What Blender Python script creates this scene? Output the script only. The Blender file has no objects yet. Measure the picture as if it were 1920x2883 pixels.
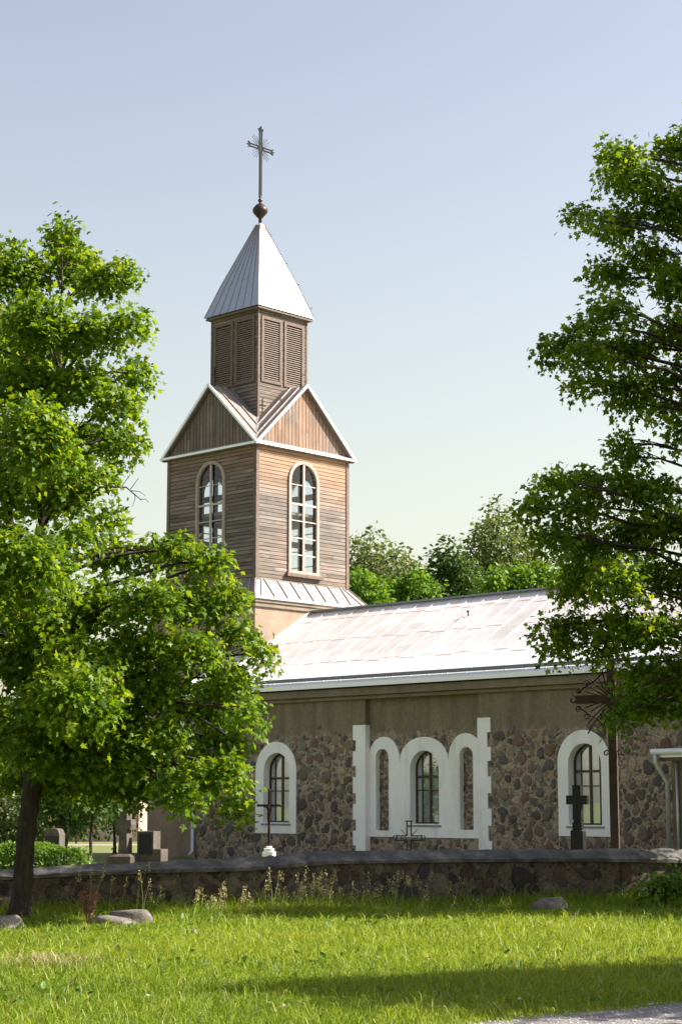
import bpy, bmesh, math, random
import numpy as np
from mathutils import Vector
R = math.radians
rng = np.random.default_rng(7)
random.seed(7)
C = bpy.context.scene.collection
scn = bpy.context.scene

# ------------------------------------------------------------------ camera, sky, sun, exposure
PITCH, FPX, EYE = 0.159, 5083.0, 1.65
cam_d = bpy.data.cameras.new('camera')
cam = bpy.data.objects.new('camera', cam_d); C.objects.link(cam)
cam.location = (0, 0, EYE); cam.rotation_euler = (math.pi / 2 + PITCH, 0, 0)
cam_d.sensor_fit = 'HORIZONTAL'; cam_d.sensor_width = 24.0; cam_d.lens = 24.0 * FPX / 1920.0
cam_d.clip_start = 0.1; cam_d.clip_end = 3000
scn.camera = cam
scn.render.resolution_x, scn.render.resolution_y = 681, 1024
YAW = -0.7579
CH = Vector((-2.615, 56.17, 0.0))          # tower centre on the ground
sun_loc = Vector((1.0, 1.06, 1.22)).normalized()
cy, sy_ = math.cos(YAW), math.sin(YAW)
SUN = Vector((sun_loc.x * cy - sun_loc.y * sy_, sun_loc.x * sy_ + sun_loc.y * cy, sun_loc.z))
EL = math.asin(SUN.z); AZ = math.atan2(SUN.x, SUN.y)
world = bpy.data.worlds.new('World'); scn.world = world; world.use_nodes = True
wn = world.node_tree; wn.nodes.clear()
sky = wn.nodes.new('ShaderNodeTexSky'); sky.sky_type = 'NISHITA'; sky.sun_disc = False
sky.sun_elevation = EL; sky.sun_rotation = AZ; sky.altitude = 100; sky.air_density = 1.0; sky.dust_density = 2.2; sky.ozone_density = 1.0
hs = wn.nodes.new('ShaderNodeHueSaturation'); hs.inputs['Saturation'].default_value = 0.47; hs.inputs['Value'].default_value = 1.0
tint = wn.nodes.new('ShaderNodeMix'); tint.data_type = 'RGBA'; tint.blend_type = 'MULTIPLY'; tint.inputs[0].default_value = 1.0
wtc = wn.nodes.new('ShaderNodeTexCoord'); wsx = wn.nodes.new('ShaderNodeSeparateXYZ'); wrp = wn.nodes.new('ShaderNodeValToRGB')
wn.links.new(wtc.outputs['Generated'], wsx.inputs[0]); wn.links.new(wsx.outputs[2], wrp.inputs[0])
el = wrp.color_ramp.elements; el[0].position = 0.10; el[0].color = (1.05, .965, .74, 1); el[1].position = 0.43; el[1].color = (.87, .875, .95, 1)
for p_, c_ in ((0.20, (.985, .955, .82)), (0.30, (.93, .93, .90))):
    e3 = el.new(p_); e3.color = (*c_, 1)
wn.links.new(wrp.outputs[0], tint.inputs[7])
bg = wn.nodes.new('ShaderNodeBackground'); bg.inputs['Strength'].default_value = 0.087
wo = wn.nodes.new('ShaderNodeOutputWorld')
wn.links.new(sky.outputs[0], hs.inputs['Color']); wn.links.new(hs.outputs[0], tint.inputs[6])
wn.links.new(tint.outputs[2], bg.inputs['Color']); wn.links.new(bg.outputs[0], wo.inputs[0])
sun_d = bpy.data.lights.new('sun', 'SUN'); sun_d.energy = 5.0; sun_d.angle = R(0.5); sun_d.color = (1.0, 0.93, 0.82)
sun_o = bpy.data.objects.new('sun', sun_d); C.objects.link(sun_o)
sun_o.rotation_euler = SUN.to_track_quat('Z', 'Y').to_euler(); sun_o.location = (30, 10, 40)
scn.view_settings.view_transform = 'Standard'; scn.view_settings.look = 'None'
scn.view_settings.exposure = 1.42; scn.view_settings.gamma = 1.0
scn.cycles.max_bounces = 8; scn.cycles.transparent_max_bounces = 12
scn.cycles.use_denoising = True

# ------------------------------------------------------------------ helpers
K = 1920.0 / 1568.0
cp_, sp_ = math.cos(PITCH), math.sin(PITCH)
def ray(u, v):
    a, b = (u - 960.0) / FPX, (1441.5 - v) / FPX
    return Vector((a, cp_ - b * sp_, sp_ + b * cp_))
def at(u, v, d):                            # a pixel of the photograph (1568 wide) at depth d
    r = ray(u * K, v * K); r *= d / r.y
    return Vector((r.x, r.y, r.z + EYE))
def ground(u, v):
    r = ray(u * K, v * K); r *= -EYE / r.z
    return Vector((r.x, r.y, 0.0))
def wpt(u, v, yl):                          # full-size pixel -> church local (x, z) on the plane y = yl
    r = ray(u, v)
    o = Vector((-CH.x, -CH.y, EYE))
    ox, oy = o.x * cy + o.y * sy_, -o.x * sy_ + o.y * cy
    rx, ry = r.x * cy + r.y * sy_, -r.x * sy_ + r.y * cy
    t = (yl - oy) / ry
    return (ox + t * rx, EYE + t * r.z)

def tag(o, label=None, cat=None, group=None, kind=None):
    if label: o['label'] = label
    if cat: o['category'] = cat
    if group: o['group'] = group
    if kind: o['kind'] = kind
    return o
def empty(name, loc=(0, 0, 0), rz=0.0):
    o = bpy.data.objects.new(name, None); C.objects.link(o)
    o.location = loc; o.rotation_euler = (0, 0, rz); o.empty_display_size = 0.2
    return o
def np_mesh(name, V, loops, counts, mat, parent=None, attrs=None, smooth=False):
    me = bpy.data.meshes.new(name)
    V = np.asarray(V, np.float32); loops = np.asarray(loops, np.int32); counts = np.asarray(counts, np.int32)
    me.vertices.add(len(V)); me.vertices.foreach_set('co', V.ravel())
    me.loops.add(len(loops)); me.loops.foreach_set('vertex_index', loops)
    me.polygons.add(len(counts))
    st = np.concatenate([[0], np.cumsum(counts)[:-1]]).astype(np.int32)
    me.polygons.foreach_set('loop_start', st); me.polygons.foreach_set('loop_total', counts)
    if smooth: me.polygons.foreach_set('use_smooth', np.ones(len(counts), bool))
    me.update(calc_edges=True)
    for k, a in (attrs or {}).items():
        at_ = me.attributes.new(k, 'FLOAT', 'POINT'); at_.data.foreach_set('value', np.asarray(a, np.float32))
    me.materials.append(mat)
    o = bpy.data.objects.new(name, me); C.objects.link(o)
    if parent: o.parent = parent
    return o

class MB:
    def __init__(s): s.v = []; s.f = []; s.sm = []
    def add(s, vs, fs, smooth=False):
        n = len(s.v); s.v += [tuple(p) for p in vs]
        for f in fs: s.f.append([n + i for i in f]); s.sm.append(smooth)
        return s
    def box(s, x0, x1, y0, y1, z0, z1):
        v = [(x, y, z) for z in (z0, z1) for y in (y0, y1) for x in (x0, x1)]
        return s.add(v, [(0, 2, 3, 1), (4, 5, 7, 6), (0, 1, 5, 4), (2, 6, 7, 3), (0, 4, 6, 2), (1, 3, 7, 5)])
    def bar(s, a, b, w, h, up=(0, 0, 1)):   # box between two points; w across, h along up
        a, b = Vector(a), Vector(b); d = (b - a).normalized(); up = Vector(up)
        x = d.cross(up)
        if x.length < 1e-4: x = d.cross(Vector((1, 0, 0)))
        x.normalize(); u = x.cross(d).normalized()
        v = []
        for p in (a, b):
            for i, j in ((-1, -1), (1, -1), (1, 1), (-1, 1)): v.append(p + x * (i * w / 2) + u * (j * h / 2))
        return s.add(v, [(0, 1, 2, 3), (7, 6, 5, 4), (0, 4, 5, 1), (1, 5, 6, 2), (2, 6, 7, 3), (3, 7, 4, 0)])
    def tube(s, pts, rad, n=6, cap=True, smooth=True):
        pts = [Vector(p) for p in pts]
        if not hasattr(rad, '__len__'): rad = [rad] * len(pts)
        V = []; F = []; prev = None
        for i, p in enumerate(pts):
            d = (pts[min(i + 1, len(pts) - 1)] - pts[max(i - 1, 0)]).normalized()
            x = d.cross(Vector((0, 0, 1))) if prev is None else prev - d * prev.dot(d)
            if x.length < 1e-3: x = d.cross(Vector((0, 1, 0)))
            x.normalize(); prev = x; y = d.cross(x)
            for k in range(n):
                a = 2 * math.pi * k / n; V.append(p + (x * math.cos(a) + y * math.sin(a)) * rad[i])
        for i in range(len(pts) - 1):
            for k in range(n):
                F.append((i * n + k, i * n + (k + 1) % n, (i + 1) * n + (k + 1) % n, (i + 1) * n + k))
        s.add(V, F, smooth)
        if cap:
            m = len(s.v) - len(V)
            s.f.append([m + k for k in range(n)][::-1]); s.sm.append(False)
            s.f.append([m + (len(pts) - 1) * n + k for k in range(n)]); s.sm.append(False)
        return s
    def lathe(s, prof, c=(0, 0), n=20, smooth=True):
        V = [(c[0] + r * math.cos(2 * math.pi * k / n), c[1] + r * math.sin(2 * math.pi * k / n), z) for r, z in prof for k in range(n)]
        F = [(i * n + k, i * n + (k + 1) % n, (i + 1) * n + (k + 1) % n, (i + 1) * n + k) for i in range(len(prof) - 1) for k in range(n)]
        return s.add(V, F, smooth)
    def prism(s, poly, f0, f1):             # poly: 2-D points, f0/f1: 2-D -> 3-D for the two ends
        n = len(poly)
        v = [f0(*p) for p in poly] + [f1(*p) for p in poly]
        return s.add(v, [list(range(n))[::-1], list(range(n, 2 * n))] + [(i, (i + 1) % n, n + (i + 1) % n, n + i) for i in range(n)])
    def slab(s, pts, t):                    # planar polygon thickened downwards along its normal
        p = [Vector(q) for q in pts]; nrm = (p[1] - p[0]).cross(p[2] - p[0]).normalized()
        if nrm.z < 0: p = p[::-1]; nrm = -nrm
        n = len(p); v = p + [q - nrm * t for q in p]
        return s.add(v, [list(range(n)), list(range(n, 2 * n))[::-1]] + [(i, n + i, n + (i + 1) % n, (i + 1) % n) for i in range(n)])
    def rot(s, k):                          # quarter turns about z
        for _ in range(k % 4): s.v = [(-y, x, z) for x, y, z in s.v]
        return s
    def build(s, name, mat, parent=None, bevel=0.0, loc=None):
        o = np_mesh(name, s.v, [i for f in s.f for i in f], [len(f) for f in s.f], mat, parent)
        o.data.polygons.foreach_set('use_smooth', s.sm)
        if bevel:
            m = o.modifiers.new('bevel', 'BEVEL'); m.width = bevel; m.segments = 2; m.limit_method = 'ANGLE'
        if loc is not None: o.location = loc
        return o

def arch(cx, w, z0, z1, n=14):              # round-headed opening outline; z1 = crown
    r = w / 2; zs = z1 - r
    return [(cx - r, z0), (cx + r, z0)] + [(cx + r * math.cos(a), zs + r * math.sin(a)) for a in [math.pi * i / n for i in range(n + 1)]]
def panel(name, outer, holes, y0, y1, mat, parent=None, k=0, h=None):
    """flat wall in the x-z plane between y0 (front) and y1, with holes; k quarter turns about z"""
    bm = bmesh.new(); edges = []
    for loop in [outer] + holes:
        cl = [p for i, p in enumerate(loop) if (abs(p[0] - loop[i - 1][0]) + abs(p[1] - loop[i - 1][1])) > 1e-5]
        vs = [bm.verts.new((x, y0, z)) for x, z in cl]
        edges += [bm.edges.new((vs[i], vs[(i + 1) % len(vs)])) for i in range(len(vs))]
    bmesh.ops.triangle_fill(bm, edges=edges, use_beauty=True, use_dissolve=False)
    bm.normal_update()
    bmesh.ops.recalc_face_normals(bm, faces=bm.faces)
    r = bmesh.ops.extrude_face_region(bm, geom=list(bm.faces))
    for v in [e for e in r['geom'] if isinstance(e, bmesh.types.BMVert)]: v.co.y = y1
    bmesh.ops.recalc_face_normals(bm, faces=bm.faces)
    for _ in range(k % 4):
        for v in bm.verts: v.co.x, v.co.y = -v.co.y, v.co.x
    me = bpy.data.meshes.new(name); bm.to_mesh(me); bm.free(); me.materials.append(mat)
    o = bpy.data.objects.new(name, me); C.objects.link(o)
    if parent: o.parent = parent
    return o

# ------------------------------------------------------------------ materials
class NT:
    def __init__(s, name):
        s.m = bpy.data.materials.new(name); s.m.use_nodes = True; s.t = s.m.node_tree; s.t.nodes.clear()
        s.out = s.t.nodes.new('ShaderNodeOutputMaterial')
    def n(s, typ, ins=None, **kw):
        nd = s.t.nodes.new('ShaderNode' + typ)
        for k, v in kw.items(): setattr(nd, k, v)
        for k, v in (ins or {}).items(): s.set(nd.inputs[k], v)
        return nd
    def set(s, sock, v):
        if isinstance(v, bpy.types.NodeSocket): s.t.links.new(v, sock)
        elif isinstance(v, bpy.types.Node): s.t.links.new(v.outputs[0], sock)
        else:
            if hasattr(sock.default_value, '__len__') and len(sock.default_value) == 4 and len(v) == 3: v = (*v, 1)
            sock.default_value = v
    def math(s, op, a, b=0.0, c=0.0): return s.n('Math', {0: a, 1: b, 2: c}, operation=op).outputs[0]
    def mix(s, f, a, b, mode='MIX'):
        nd = s.n('Mix', data_type='RGBA', blend_type=mode); s.set(nd.inputs[0], f); s.set(nd.inputs[6], a); s.set(nd.inputs[7], b)
        return nd.outputs[2]
    def ramp(s, f, stops, interp='LINEAR'):
        nd = s.n('ValToRGB', {0: f}); cr = nd.color_ramp; cr.interpolation = interp
        while len(cr.elements) < len(stops): cr.elements.new(0.5)
        for e, (p, c) in zip(cr.elements, stops):
            e.position = p; e.color = (*c, 1) if hasattr(c, '__len__') else (c, c, c, 1)
        return nd.outputs[0]
    def obj(s): return s.n('TexCoord').outputs['Object']
    def map(s, vec, scale=(1, 1, 1), loc=(0, 0, 0)): return s.n('Mapping', {0: vec, 'Scale': scale, 'Location': loc}).outputs[0]
    def noise(s, vec, scale, detail=4, rough=.55, dist=0.0, col=False):
        nd = s.n('TexNoise', {'Vector': vec, 'Scale': scale, 'Detail': detail, 'Roughness': rough, 'Distortion': dist})
        return nd.outputs[1 if col else 0]
    def bump(s, h, strength=.5, dist=.02, nrm=None):
        nd = s.n('Bump', {'Height': h, 'Strength': strength, 'Distance': dist})
        if nrm is not None: s.set(nd.inputs['Normal'], nrm)
        return nd.outputs[0]
    def done(s, color, rough=.8, metal=0.0, nrm=None, spec=.3, **kw):
        b = s.n('BsdfPrincipled', {'Base Color': color, 'Roughness': rough, 'Metallic': metal, 'Specular IOR Level': spec, **kw})
        if nrm is not None: s.set(b.inputs['Normal'], nrm)
        s.t.links.new(b.outputs[0], s.out.inputs[0]); return s.m

def stone_mat(name, dark=1.0, scale=2.3, plaster_z=None):
    s = NT(name); v = s.obj()
    wob = s.n('VectorMath', {0: s.noise(v, 3.0, 3, col=True), 1: (.5, .5, .5)}, operation='SUBTRACT').outputs[0]
    vv = s.n('VectorMath', {0: wob, 1: (.16, .16, .16), 2: v}, operation='MULTIPLY_ADD').outputs[0]
    vo = s.n('TexVoronoi', {'Vector': vv, 'Scale': scale, 'Randomness': 1.0})
    cs = s.n('SeparateColor', {0: vo.outputs['Color']})
    thr = s.math('MULTIPLY_ADD', cs.outputs[0], .35, -.10)
    mask = s.n('MapRange', {'Value': s.math('SUBTRACT', thr, vo.outputs['Distance']), 'From Min': -.012, 'From Max': .025}).outputs[0]
    vo2 = s.n('TexVoronoi', {'Vector': vv, 'Scale': scale * 2.6, 'Randomness': 1.0})
    cs2 = s.n('SeparateColor', {0: vo2.outputs['Color']})
    thr2 = s.math('MULTIPLY_ADD', cs2.outputs[1], .66, -.02)
    mask2 = s.n('MapRange', {'Value': s.math('SUBTRACT', thr2, vo2.outputs['Distance']), 'From Min': -.02, 'From Max': .04}).outputs[0]
    peb = s.n('TexVoronoi', {'Vector': v, 'Scale': 17.0, 'Randomness': 1.0})
    pc = s.n('SeparateColor', {0: peb.outputs['Color']})
    pcol = s.ramp(pc.outputs[0], [(0, (.05, .04, .034)), (.25, (.16, .125, .10)), (.55, (.42, .34, .245)), (.85, (.62, .53, .41)), (1, (.26, .16, .12))])
    pcol = s.mix(s.n('MapRange', {'Value': peb.outputs['Distance'], 'From Min': .3, 'From Max': .6}).outputs[0], pcol, (.36, .29, .21))
    pcol = s.mix(s.math('MULTIPLY', s.noise(v, 2.2, 4), .5), pcol, (.30, .24, .175))
    scol = s.ramp(cs.outputs[1], [(0, (.10, .088, .085)), (.16, (.17, .13, .105)), (.36, (.23, .145, .105)), (.52, (.145, .13, .13)), (.68, (.28, .21, .155)), (.86, (.21, .19, .18)), (.95, (.50, .40, .29))], 'CONSTANT')
    scol = s.mix(.6, scol, s.ramp(s.noise(v, 22, 5, .7), [(.3, .25), (.7, .85)]), 'OVERLAY')
    scol2 = s.ramp(cs2.outputs[2], [(0, (.09, .078, .072)), (.3, (.23, .165, .12)), (.6, (.18, .16, .15)), (.85, (.42, .33, .24))], 'CONSTANT')
    col = s.mix(s.math('MULTIPLY', mask2, .9), pcol, scol2); col = s.mix(mask, col, scol)
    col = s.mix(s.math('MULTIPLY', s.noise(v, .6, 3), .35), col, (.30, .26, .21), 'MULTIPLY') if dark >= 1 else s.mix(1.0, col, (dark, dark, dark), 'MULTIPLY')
    hgt = s.math('MAXIMUM', s.math('MULTIPLY', mask, s.math('SUBTRACT', 1.15, vo.outputs['Distance'])), s.math('MULTIPLY', mask2, .7))
    hgt = s.math('ADD', hgt, s.math('MULTIPLY', s.noise(v, 30, 4, .7), .35))
    if plaster_z is not None:
        z = s.n('SeparateXYZ', {0: v}).outputs[2]
        edge = s.math('MULTIPLY_ADD', s.noise(v, 2.6, 6, .7), 1.1, -.55)
        edge = s.math('ADD', edge, s.math('MULTIPLY', mask, -.16))
        pm = s.n('MapRange', {'Value': s.math('ADD', z, edge), 'From Min': plaster_z - .10, 'From Max': plaster_z + .14}).outputs[0]
        streak = s.noise(s.map(v, (1.6, 1.6, .25)), 2.0, 5, .6)
        pl = s.ramp(streak, [(.3, (.15, .118, .08)), (.5, (.215, .172, .115)), (.7, (.27, .215, .145))])
        pl = s.mix(.35, pl, s.ramp(s.noise(v, 14, 5, .7), [(.3, .2), (.7, .8)]), 'OVERLAY')
        pl = s.mix(s.math('MULTIPLY', s.noise(v, .8, 3), .4), pl, (.13, .125, .075))
        col = s.mix(pm, col, pl); hgt = s.mix(pm, hgt, s.math('MULTIPLY', s.noise(v, 14, 5, .7), .3))
    return s.done(col, .9, nrm=s.bump(hgt, .8, .04))

def plaster_mat(name, c0, c1, c2, scale=1.2, fine=18, bump=.4, stain=None):
    s = NT(name); v = s.obj()
    col = s.ramp(s.noise(v, scale, 6, .62), [(.3, c0), (.5, c1), (.72, c2)])
    col = s.mix(.3, col, s.ramp(s.noise(v, fine, 5, .7), [(.3, .25), (.7, .75)]), 'OVERLAY')
    if stain: col = s.mix(s.ramp(s.noise(s.map(v, (1, 1, .18)), 2.2, 5, .65), [(.5, 0.0), (.75, .8)]), col, stain)
    return s.done(col, .9, nrm=s.bump(s.noise(v, fine, 6, .7), bump, .02))

def wood_mat(name, axis='h', width=.118):
    s = NT(name); v = s.obj(); x = s.n('SeparateXYZ', {0: v})
    xy = s.math('ADD', x.outputs[0], x.outputs[1])
    c = x.outputs[2] if axis == 'h' else xy
    along = xy if axis == 'h' else x.outputs[2]
    q = s.math('DIVIDE', c, width); idx = s.math('FLOOR', q); fr = s.math('FRACT', q)
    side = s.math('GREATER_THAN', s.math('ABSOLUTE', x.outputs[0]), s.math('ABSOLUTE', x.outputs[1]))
    w1 = s.n('TexWhiteNoise', {'Vector': s.n('CombineXYZ', {0: idx, 1: s.math('FLOOR', s.math('MULTIPLY_ADD', along, .45, s.math('MULTIPLY', idx, .37))), 2: side})}, noise_dimensions='3D')
    rnd = s.n('SeparateColor', {0: w1.outputs[1]})
    grain = s.noise(s.n('CombineXYZ', {0: s.math('MULTIPLY', along, 1.1), 1: s.math('MULTIPLY', c, 34.0), 2: s.math('MULTIPLY', idx, 3.7)}), 1.0, 6, .65)
    base = s.ramp(rnd.outputs[0], [(0, (.11, .074, .054)), (.35, (.175, .122, .092)), (.7, (.245, .178, .138)), (1, (.36, .275, .22))])
    base = s.mix(.92, base, s.ramp(grain, [(.30, .08), (.5, .5), (.70, .95)]), 'OVERLAY')
    wea = s.noise(s.map(v, (.7, .7, .5)), 1.0, 5, .6)
    grey = s.mix(.6, s.ramp(rnd.outputs[1], [(0, (.10, .087, .076)), (1, (.20, .175, .157))]), s.ramp(grain, [(.3, .2), (.7, .8)]), 'OVERLAY')
    col = s.mix(s.ramp(wea, [(.32, 0.15), (.54, .95)]), base, grey)
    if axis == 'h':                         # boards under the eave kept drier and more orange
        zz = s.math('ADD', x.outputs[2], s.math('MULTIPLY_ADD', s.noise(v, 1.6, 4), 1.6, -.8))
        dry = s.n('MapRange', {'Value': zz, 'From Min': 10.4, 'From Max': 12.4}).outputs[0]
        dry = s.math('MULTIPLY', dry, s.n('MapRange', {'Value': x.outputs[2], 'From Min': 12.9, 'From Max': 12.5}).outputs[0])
        dry = s.math('MULTIPLY', dry, s.math('MULTIPLY_ADD', side, .6, .4))      # orange mixed in stronger on east and west boards than north and south
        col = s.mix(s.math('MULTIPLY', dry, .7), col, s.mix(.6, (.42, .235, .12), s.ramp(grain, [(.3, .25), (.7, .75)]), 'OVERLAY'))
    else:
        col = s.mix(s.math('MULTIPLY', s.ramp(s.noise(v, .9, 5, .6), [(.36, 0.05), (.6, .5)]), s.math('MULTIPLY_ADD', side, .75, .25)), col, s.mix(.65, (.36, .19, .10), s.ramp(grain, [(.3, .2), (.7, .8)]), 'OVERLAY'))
    groove = s.n('MapRange', {'Value': s.math('ABSOLUTE', s.math('SUBTRACT', fr, .5)), 'From Min': .41, 'From Max': .48}).outputs[0]
    col = s.mix(s.math('MULTIPLY', groove, .8), col, (.035, .026, .02))
    # nail stains and knots
    kn = s.n('TexVoronoi', {'Vector': s.n('CombineXYZ', {0: s.math('MULTIPLY', along, 2.2), 1: s.math('MULTIPLY', idx, 5.3), 2: fr}), 'Scale': 1.0}).outputs['Distance']
    col = s.mix(s.n('MapRange', {'Value': kn, 'From Min': .10, 'From Max': .04, 'To Max': .6}).outputs[0], col, (.05, .03, .02))
    tilt = s.math('MULTIPLY', fr, -.35) if axis == 'h' else s.math('MULTIPLY', rnd.outputs[2], .3)
    h = s.math('ADD', s.math('SUBTRACT', tilt, s.math('MULTIPLY', groove, 1.2)), s.math('MULTIPLY', grain, .28))
    return s.done(col, .82, nrm=s.bump(h, .9, .03))

def metal_mat(name, c0, c1, rust, rough=.35, metal=.6, amt=.35):
    s = NT(name); v = s.obj()
    col = s.mix(s.noise(v, 2.0, 4), c0, c1)
    col = s.mix(s.ramp(s.noise(v, 1.4, 6, .65, .6), [(.48, 0.0), (.72, amt)]), col, rust)
    col = s.mix(.18, col, s.ramp(s.noise(v, 20, 4, .7), [(.3, .2), (.7, .8)]), 'OVERLAY')
    return s.done(col, s.ramp(s.noise(v, 3, 4), [(.3, rough), (.7, rough + .18)]), metal, nrm=s.bump(s.noise(v, 1.6, 3), .18, .05))

def plain(name, c, rough=.6, metal=0.0, var=.3, scale=9, bump=.25):
    s = NT(name); v = s.obj()
    col = s.mix(var, (*c, 1), s.ramp(s.noise(v, scale, 5, .65), [(.3, .22), (.7, .78)]), 'OVERLAY')
    return s.done(col, rough, metal, nrm=s.bump(s.noise(v, scale * 3, 4), bump, .01))

def leaf_mat(name, dark, mid, light, trans=.45, rough=.45, tr_col=None):
    s = NT(name)
    tone = s.n('Attribute', attribute_name='tone').outputs['Fac']
    col = s.ramp(tone, [(0, dark), (.5, mid), (1, light)])
    d = s.n('BsdfPrincipled', {'Base Color': col, 'Roughness': rough, 'Specular IOR Level': .22})
    tc = s.mix(1.0, col, tr_col or (1.5, 1.35, .45), 'MULTIPLY')
    t = s.n('BsdfTranslucent', {'Color': tc})
    mx = s.n('MixShader', {0: trans, 1: d.outputs[0], 2: t.outputs[0]})
    s.t.links.new(mx.outputs[0], s.out.inputs[0]); return s.m

def glass_mat(name, tint=(.9, .93, .95), refl=.25, fm=1.0):
    s = NT(name)
    fr = s.math('MULTIPLY_ADD', s.math('POWER', s.n('LayerWeight', {'Blend': .5}).outputs['Facing'], 4.0), .85, .04)
    f = s.math('MINIMUM', s.math('MULTIPLY_ADD', fr, fm, refl), .95)
    wav = s.bump(s.noise(s.obj(), 1.7, 2), .03, .05)
    g = s.n('BsdfGlossy', {'Color': (.95, .97, 1), 'Roughness': .02, 'Normal': wav}); t = s.n('BsdfTransparent', {'Color': tint})
    mx = s.n('MixShader', {0: f, 1: t.outputs[0], 2: g.outputs[0]})
    s.t.links.new(mx.outputs[0], s.out.inputs[0]); return s.m

M = dict(
    stone=stone_mat('fieldstone', 1.0, 2.3, 3.35),
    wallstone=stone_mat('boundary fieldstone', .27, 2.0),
    cement=plaster_mat('cement', (.17, .14, .105), (.22, .18, .135), (.27, .225, .17), 1.4, 16, .5),
    base=plaster_mat('tower plaster', (.20, .15, .115), (.30, .215, .155), (.36, .255, .18), .9, 10, .6, (.22, .19, .165)),
    white=plaster_mat('white limewash', (.82, .80, .79), (.88, .86, .855), (.92, .90, .895), 1.0, 20, .25, (.60, .57, .51)),
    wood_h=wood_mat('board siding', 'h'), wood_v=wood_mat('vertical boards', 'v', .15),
    trim=plain('weathered trim', (.15, .11, .09), .8, 0, .5), ftrim=plain('window frame boards', (.36, .29, .255), .8, 0, .4), trim_w=plain('pale trim', (.46, .40, .36), .6, 0, .3),
    spire=metal_mat('spire zinc', (.34, .38, .46), (.42, .46, .54), (.55, .45, .40), .36, .55, .25),
    tin=metal_mat('tin roof', (.23, .195, .18), (.29, .26, .245), (.40, .25, .19), .42, .35, .45),
    seam=plain('seam metal', (.34, .30, .29), .5, .3, .4), edge=plain('white sheet edge', (.82, .83, .85), .4, .2, .15),
    gutter=plain('gutter zinc', (.20, .215, .25), .5, .3, .3), pipe=plain('downpipe zinc', (.50, .53, .58), .4, .4, .3),
    iron=plain('dark iron', (.016, .014, .014), .85, 0, .5), rustiron=plain('rusty iron', (.032, .02, .016), .75, .2, .6), slat=plain('louver slats', (.25, .20, .175), .8, 0, .4), spseam=plain('spire seams', (.36, .29, .27), .5, .2, .3),
    frame=plain('brown window frame', (.075, .045, .032), .55, 0, .4), glass=glass_mat('window glass', refl=.2), tglass=glass_mat('tower glass', (.93, .95, .97), .0, .5),
    curtain=plain('curtain', (.86, .82, .76), .9, 0, .35, 5), dark=plain('dark interior', (.03, .027, .025), .9),
    beam=plain('tower beam', (.17, .125, .09), .8, 0, .4), copper=plain('copper ball', (.05, .035, .03), .45, .5, .4),
    granite=plain('dark granite', (.013, .013, .014), .5, 0, .5, 40), greystone=plaster_mat('grave stone', (.06, .05, .042), (.10, .082, .068), (.16, .135, .11), 3, 25, .6),
    boulder=plaster_mat('boulder granite', (.10, .085, .078), (.17, .145, .135), (.27, .24, .225), 5, 30, .9),
    crosswood=plain('cross timber', (.062, .042, .032), .85, 0, .6, 6, .6),
)

# nave roof: pale sheets with seams up the slope and rusty staggered cross joints
def nave_roof_mat():
    s = NT('nave roof sheets'); v = s.obj(); x = s.n('SeparateXYZ', {0: v})
    q = s.math('DIVIDE', x.outputs[0], .62); idx = s.math('FLOOR', q)
    rn = s.n('TexWhiteNoise', {'W': idx}, noise_dimensions='1D')
    ay = s.math('ABSOLUTE', x.outputs[1])
    off = s.math('MULTIPLY_ADD', rn.outputs[0], .10, 0.0)
    alt = s.math('MULTIPLY', s.math('MODULO', s.math('ABSOLUTE', idx), 2.0), .05)
    t = s.math('FRACT', s.math('DIVIDE', s.math('ADD', s.math('ADD', ay, off), alt), 1.28))
    ln = s.n('MapRange', {'Value': s.math('ABSOLUTE', s.math('SUBTRACT', t, .5)), 'From Min': .022, 'From Max': .012}).outputs[0]
    spot = s.ramp(s.noise(v, 3.0, 4), [(.38, .15), (.58, 1.0)])
    jm = s.math('MULTIPLY', ln, spot)
    sheet = s.n('TexWhiteNoise', {'Vector': s.n('CombineXYZ', {0: idx, 1: s.math('FLOOR', s.math('DIVIDE', s.math('ADD', ay, off), 1.28))})}, noise_dimensions='2D').outputs[0]
    lowb = s.n('MapRange', {'Value': ay, 'From Min': 2.6, 'From Max': 3.6}).outputs[0]
    col = s.mix(lowb, s.mix(sheet, (.61, .585, .57), (.73, .71, .70)), s.mix(sheet, (.76, .75, .74), (.82, .81, .80)))
    rust = s.ramp(s.noise(s.map(v, (1.2, .7, .7)), 1.7, 7, .68, .8), [(.44, 0.0), (.7, .55)])
    low = s.n('MapRange', {'Value': ay, 'From Min': 2.4, 'From Max': 3.5, 'To Min': 1.0, 'To Max': .1}).outputs[0]
    col = s.mix(s.math('MULTIPLY', rust, low), col, (.50, .385, .335))
    col = s.mix(s.math('MULTIPLY', jm, .9), col, (.27, .14, .10))
    return s.done(col, .5, .12, nrm=s.bump(s.math('ADD', s.noise(v, 1.4, 3), s.math('MULTIPLY', ln, .4)), .25, .04), spec=.5)
M['naveroof'] = nave_roof_mat()

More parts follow.
